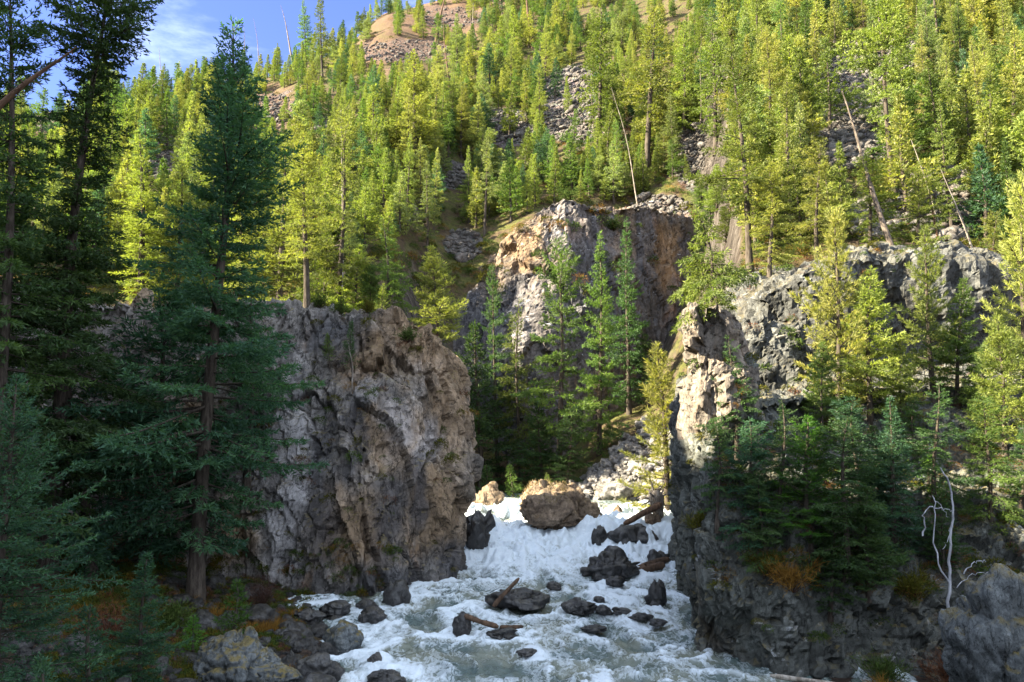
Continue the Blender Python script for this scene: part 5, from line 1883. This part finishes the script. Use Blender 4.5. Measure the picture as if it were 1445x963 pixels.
# white bare branches on the right bank
root = link('bare_tree', None)
BY = GROUND.hit(1338, 846)[0].y - .08
root.location = at(1338, 838, BY)
O = np.array(root.location)


def bpath(L, y):
    return np.array([at(px, py, y) for px, py in L]) - O


def rooted(P):
    """carry the foot of a stem down to the rock below it"""
    w_ = P[0] + O
    g = GROUND.drop(w_[0], w_[1])
    return np.concatenate([[[P[0][0], P[0][1], g.z - .15 - O[2]]], P]) if g is not None and g.z < w_[2] else P


def smooth_path(P, n=16):
    t = np.linspace(0, 1, len(P))
    tt = np.linspace(0, 1, n)
    q = np.stack([np.interp(tt, t, P[:, k]) for k in range(3)], 1)
    q[1:-1] = (q[:-2] + q[1:-1] * 2 + q[2:]) / 4
    q[1:-1] += np.random.default_rng(n + len(P)).normal(size=(n - 2, 3)) * .022
    return q


A = Acc()
A.add(*tube(smooth_path(rooted(bpath([(1338, 848), (1341, 815), (1340, 780), (1342, 745), (1346, 715), (1340, 685), (1327, 660)], BY)), 22), np.linspace(.05, .018, 22), 7))
link('trunk', A.mesh('trunk', M_BIRCH), root)
for L, r in (([(1339, 822), (1324, 800), (1319, 760), (1318, 720), (1316, 700)], .042), ([(1302, 757), (1306, 740), (1303, 725), (1312, 715)], .042), ([(1312, 715), (1326, 718), (1345, 720)], .03), ([(1316, 700), (1325, 712), (1338, 730)], .02), ([(1345, 735), (1338, 760), (1330, 775)], .025), ([(1360, 810), (1372, 795), (1390, 790)], .03), ([(1350, 830), (1368, 812), (1396, 806)], .022)):
    A = Acc()
    A.add(*tube(smooth_path(bpath(L, BY), 12), np.linspace(r * .62, r * .25, 12), 6))
    link('branch', A.mesh('branch', M_BIRCH), root)
tag(root, 'bare white barked branches hanging before the dark firs on the right bank', 'bare tree')

# small stems on the left cliff face
for k, (bx, by, tx_, ty, y, lab) in enumerate([(497, 540, 496, 488, 34.6, 'thin pale dead stem on the face of the left cliff'), (527, 500, 530, 468, 35.0, 'short thin dead stem on the left cliff face, right of the pale one')]):
    b = at(bx, by, y)
    plant_dead(560 + k, b, at(tx_, ty, y), .045, lab, 5, .35, M_DEAD, 'dead standing trunks', fine=False)

# ------------------------------------------------------------------ camera, sun, sky
cam = bpy.data.cameras.new('camera')
cam.lens = 28
cam.sensor_width = 36
cam.clip_start = .1
cam.clip_end = 4000
co = link('camera', cam, None, EYE)
co.rotation_euler = (R(98), 0, 0)
SC.camera = co

SUN_EL, SUN_AZ = 32.0, -101.0      # azimuth clockwise from the view direction (+Y)
sd = Vector((math.sin(R(SUN_AZ)) * math.cos(R(SUN_EL)), math.cos(R(SUN_AZ)) * math.cos(R(SUN_EL)), math.sin(R(SUN_EL))))
sun = bpy.data.lights.new('sun', 'SUN')
sun.energy = 5.0
sun.angle = R(.5)
sun.color = (1.0, .90, .68)
so = link('sun', sun)
so.rotation_mode = 'QUATERNION'
so.rotation_quaternion = Vector((0, 0, 1)).rotation_difference(sd)

w = bpy.data.worlds.new('World')
SC.world = w
w.use_nodes = True
nt = w.node_tree
bg = nt.nodes['Background']
sky = nt.nodes.new('ShaderNodeTexSky')
sky.sky_type = 'NISHITA'
sky.sun_disc = False
sky.sun_elevation = R(SUN_EL)
sky.sun_rotation = R(SUN_AZ)
sky.air_density = .75
sky.dust_density = .2
sky.ozone_density = 2.2
tcw = nt.nodes.new('ShaderNodeTexCoord')
mp = nt.nodes.new('ShaderNodeMapping')
mp.inputs['Scale'].default_value = (1.0, 1.0, 2.6)
mp.inputs['Rotation'].default_value = (0, R(18), R(20))
no = nt.nodes.new('ShaderNodeTexNoise')
no.inputs['Scale'].default_value = 3.2
no.inputs['Detail'].default_value = 8
no.inputs['Roughness'].default_value = .62
no.inputs['Distortion'].default_value = .5
cr = nt.nodes.new('ShaderNodeMapRange')
cr.interpolation_type = 'SMOOTHSTEP'
cr.inputs[1].default_value = .41
cr.inputs[2].default_value = .66
cr.inputs[4].default_value = .85
mx = nt.nodes.new('ShaderNodeMix')
mx.data_type = 'RGBA'
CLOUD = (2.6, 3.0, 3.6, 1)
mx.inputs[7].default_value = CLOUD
L = nt.links.new
L(tcw.outputs['Generated'], mp.inputs[0])
L(mp.outputs[0], no.inputs['Vector'])
# thick cloud added out of view lifts the shade; wisps on blue above ridge
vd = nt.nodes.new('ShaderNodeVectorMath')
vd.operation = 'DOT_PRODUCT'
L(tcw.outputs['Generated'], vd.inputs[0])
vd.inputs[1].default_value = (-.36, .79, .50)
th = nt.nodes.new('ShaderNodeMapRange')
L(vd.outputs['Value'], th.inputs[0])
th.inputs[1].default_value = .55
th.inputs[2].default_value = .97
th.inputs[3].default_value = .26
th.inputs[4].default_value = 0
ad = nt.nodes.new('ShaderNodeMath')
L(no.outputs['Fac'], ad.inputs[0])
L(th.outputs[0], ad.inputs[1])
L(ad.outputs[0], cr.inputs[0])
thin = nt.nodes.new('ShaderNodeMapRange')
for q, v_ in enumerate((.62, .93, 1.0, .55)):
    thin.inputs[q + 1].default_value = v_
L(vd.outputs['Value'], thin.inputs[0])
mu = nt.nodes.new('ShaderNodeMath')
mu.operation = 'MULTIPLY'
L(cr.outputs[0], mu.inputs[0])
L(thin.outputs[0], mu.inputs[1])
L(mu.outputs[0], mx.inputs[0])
tint = nt.nodes.new('ShaderNodeMix')
tint.data_type = 'RGBA'
tint.blend_type = 'MULTIPLY'
tint.inputs[0].default_value = 1
tint.inputs[7].default_value = (.40, .385, .56, 1)
L(sky.outputs[0], tint.inputs[6])
L(tint.outputs[2], mx.inputs[6])
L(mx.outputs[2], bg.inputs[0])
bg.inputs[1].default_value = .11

SC.render.engine = 'CYCLES'
SC.view_settings.view_transform = 'Standard'
SC.view_settings.look = 'None'
SC.view_settings.exposure = 2.85
SC.view_settings.gamma = 1
SC.view_settings.use_curve_mapping = False
SC.cycles.use_denoising = True
SC.cycles.max_bounces = 6
SC.cycles.diffuse_bounces = 3
SC.cycles.glossy_bounces = 2
SC.cycles.transmission_bounces = 2
SC.cycles.transparent_max_bounces = 4
SC.cycles.caustics_reflective = False
SC.cycles.caustics_refractive = False
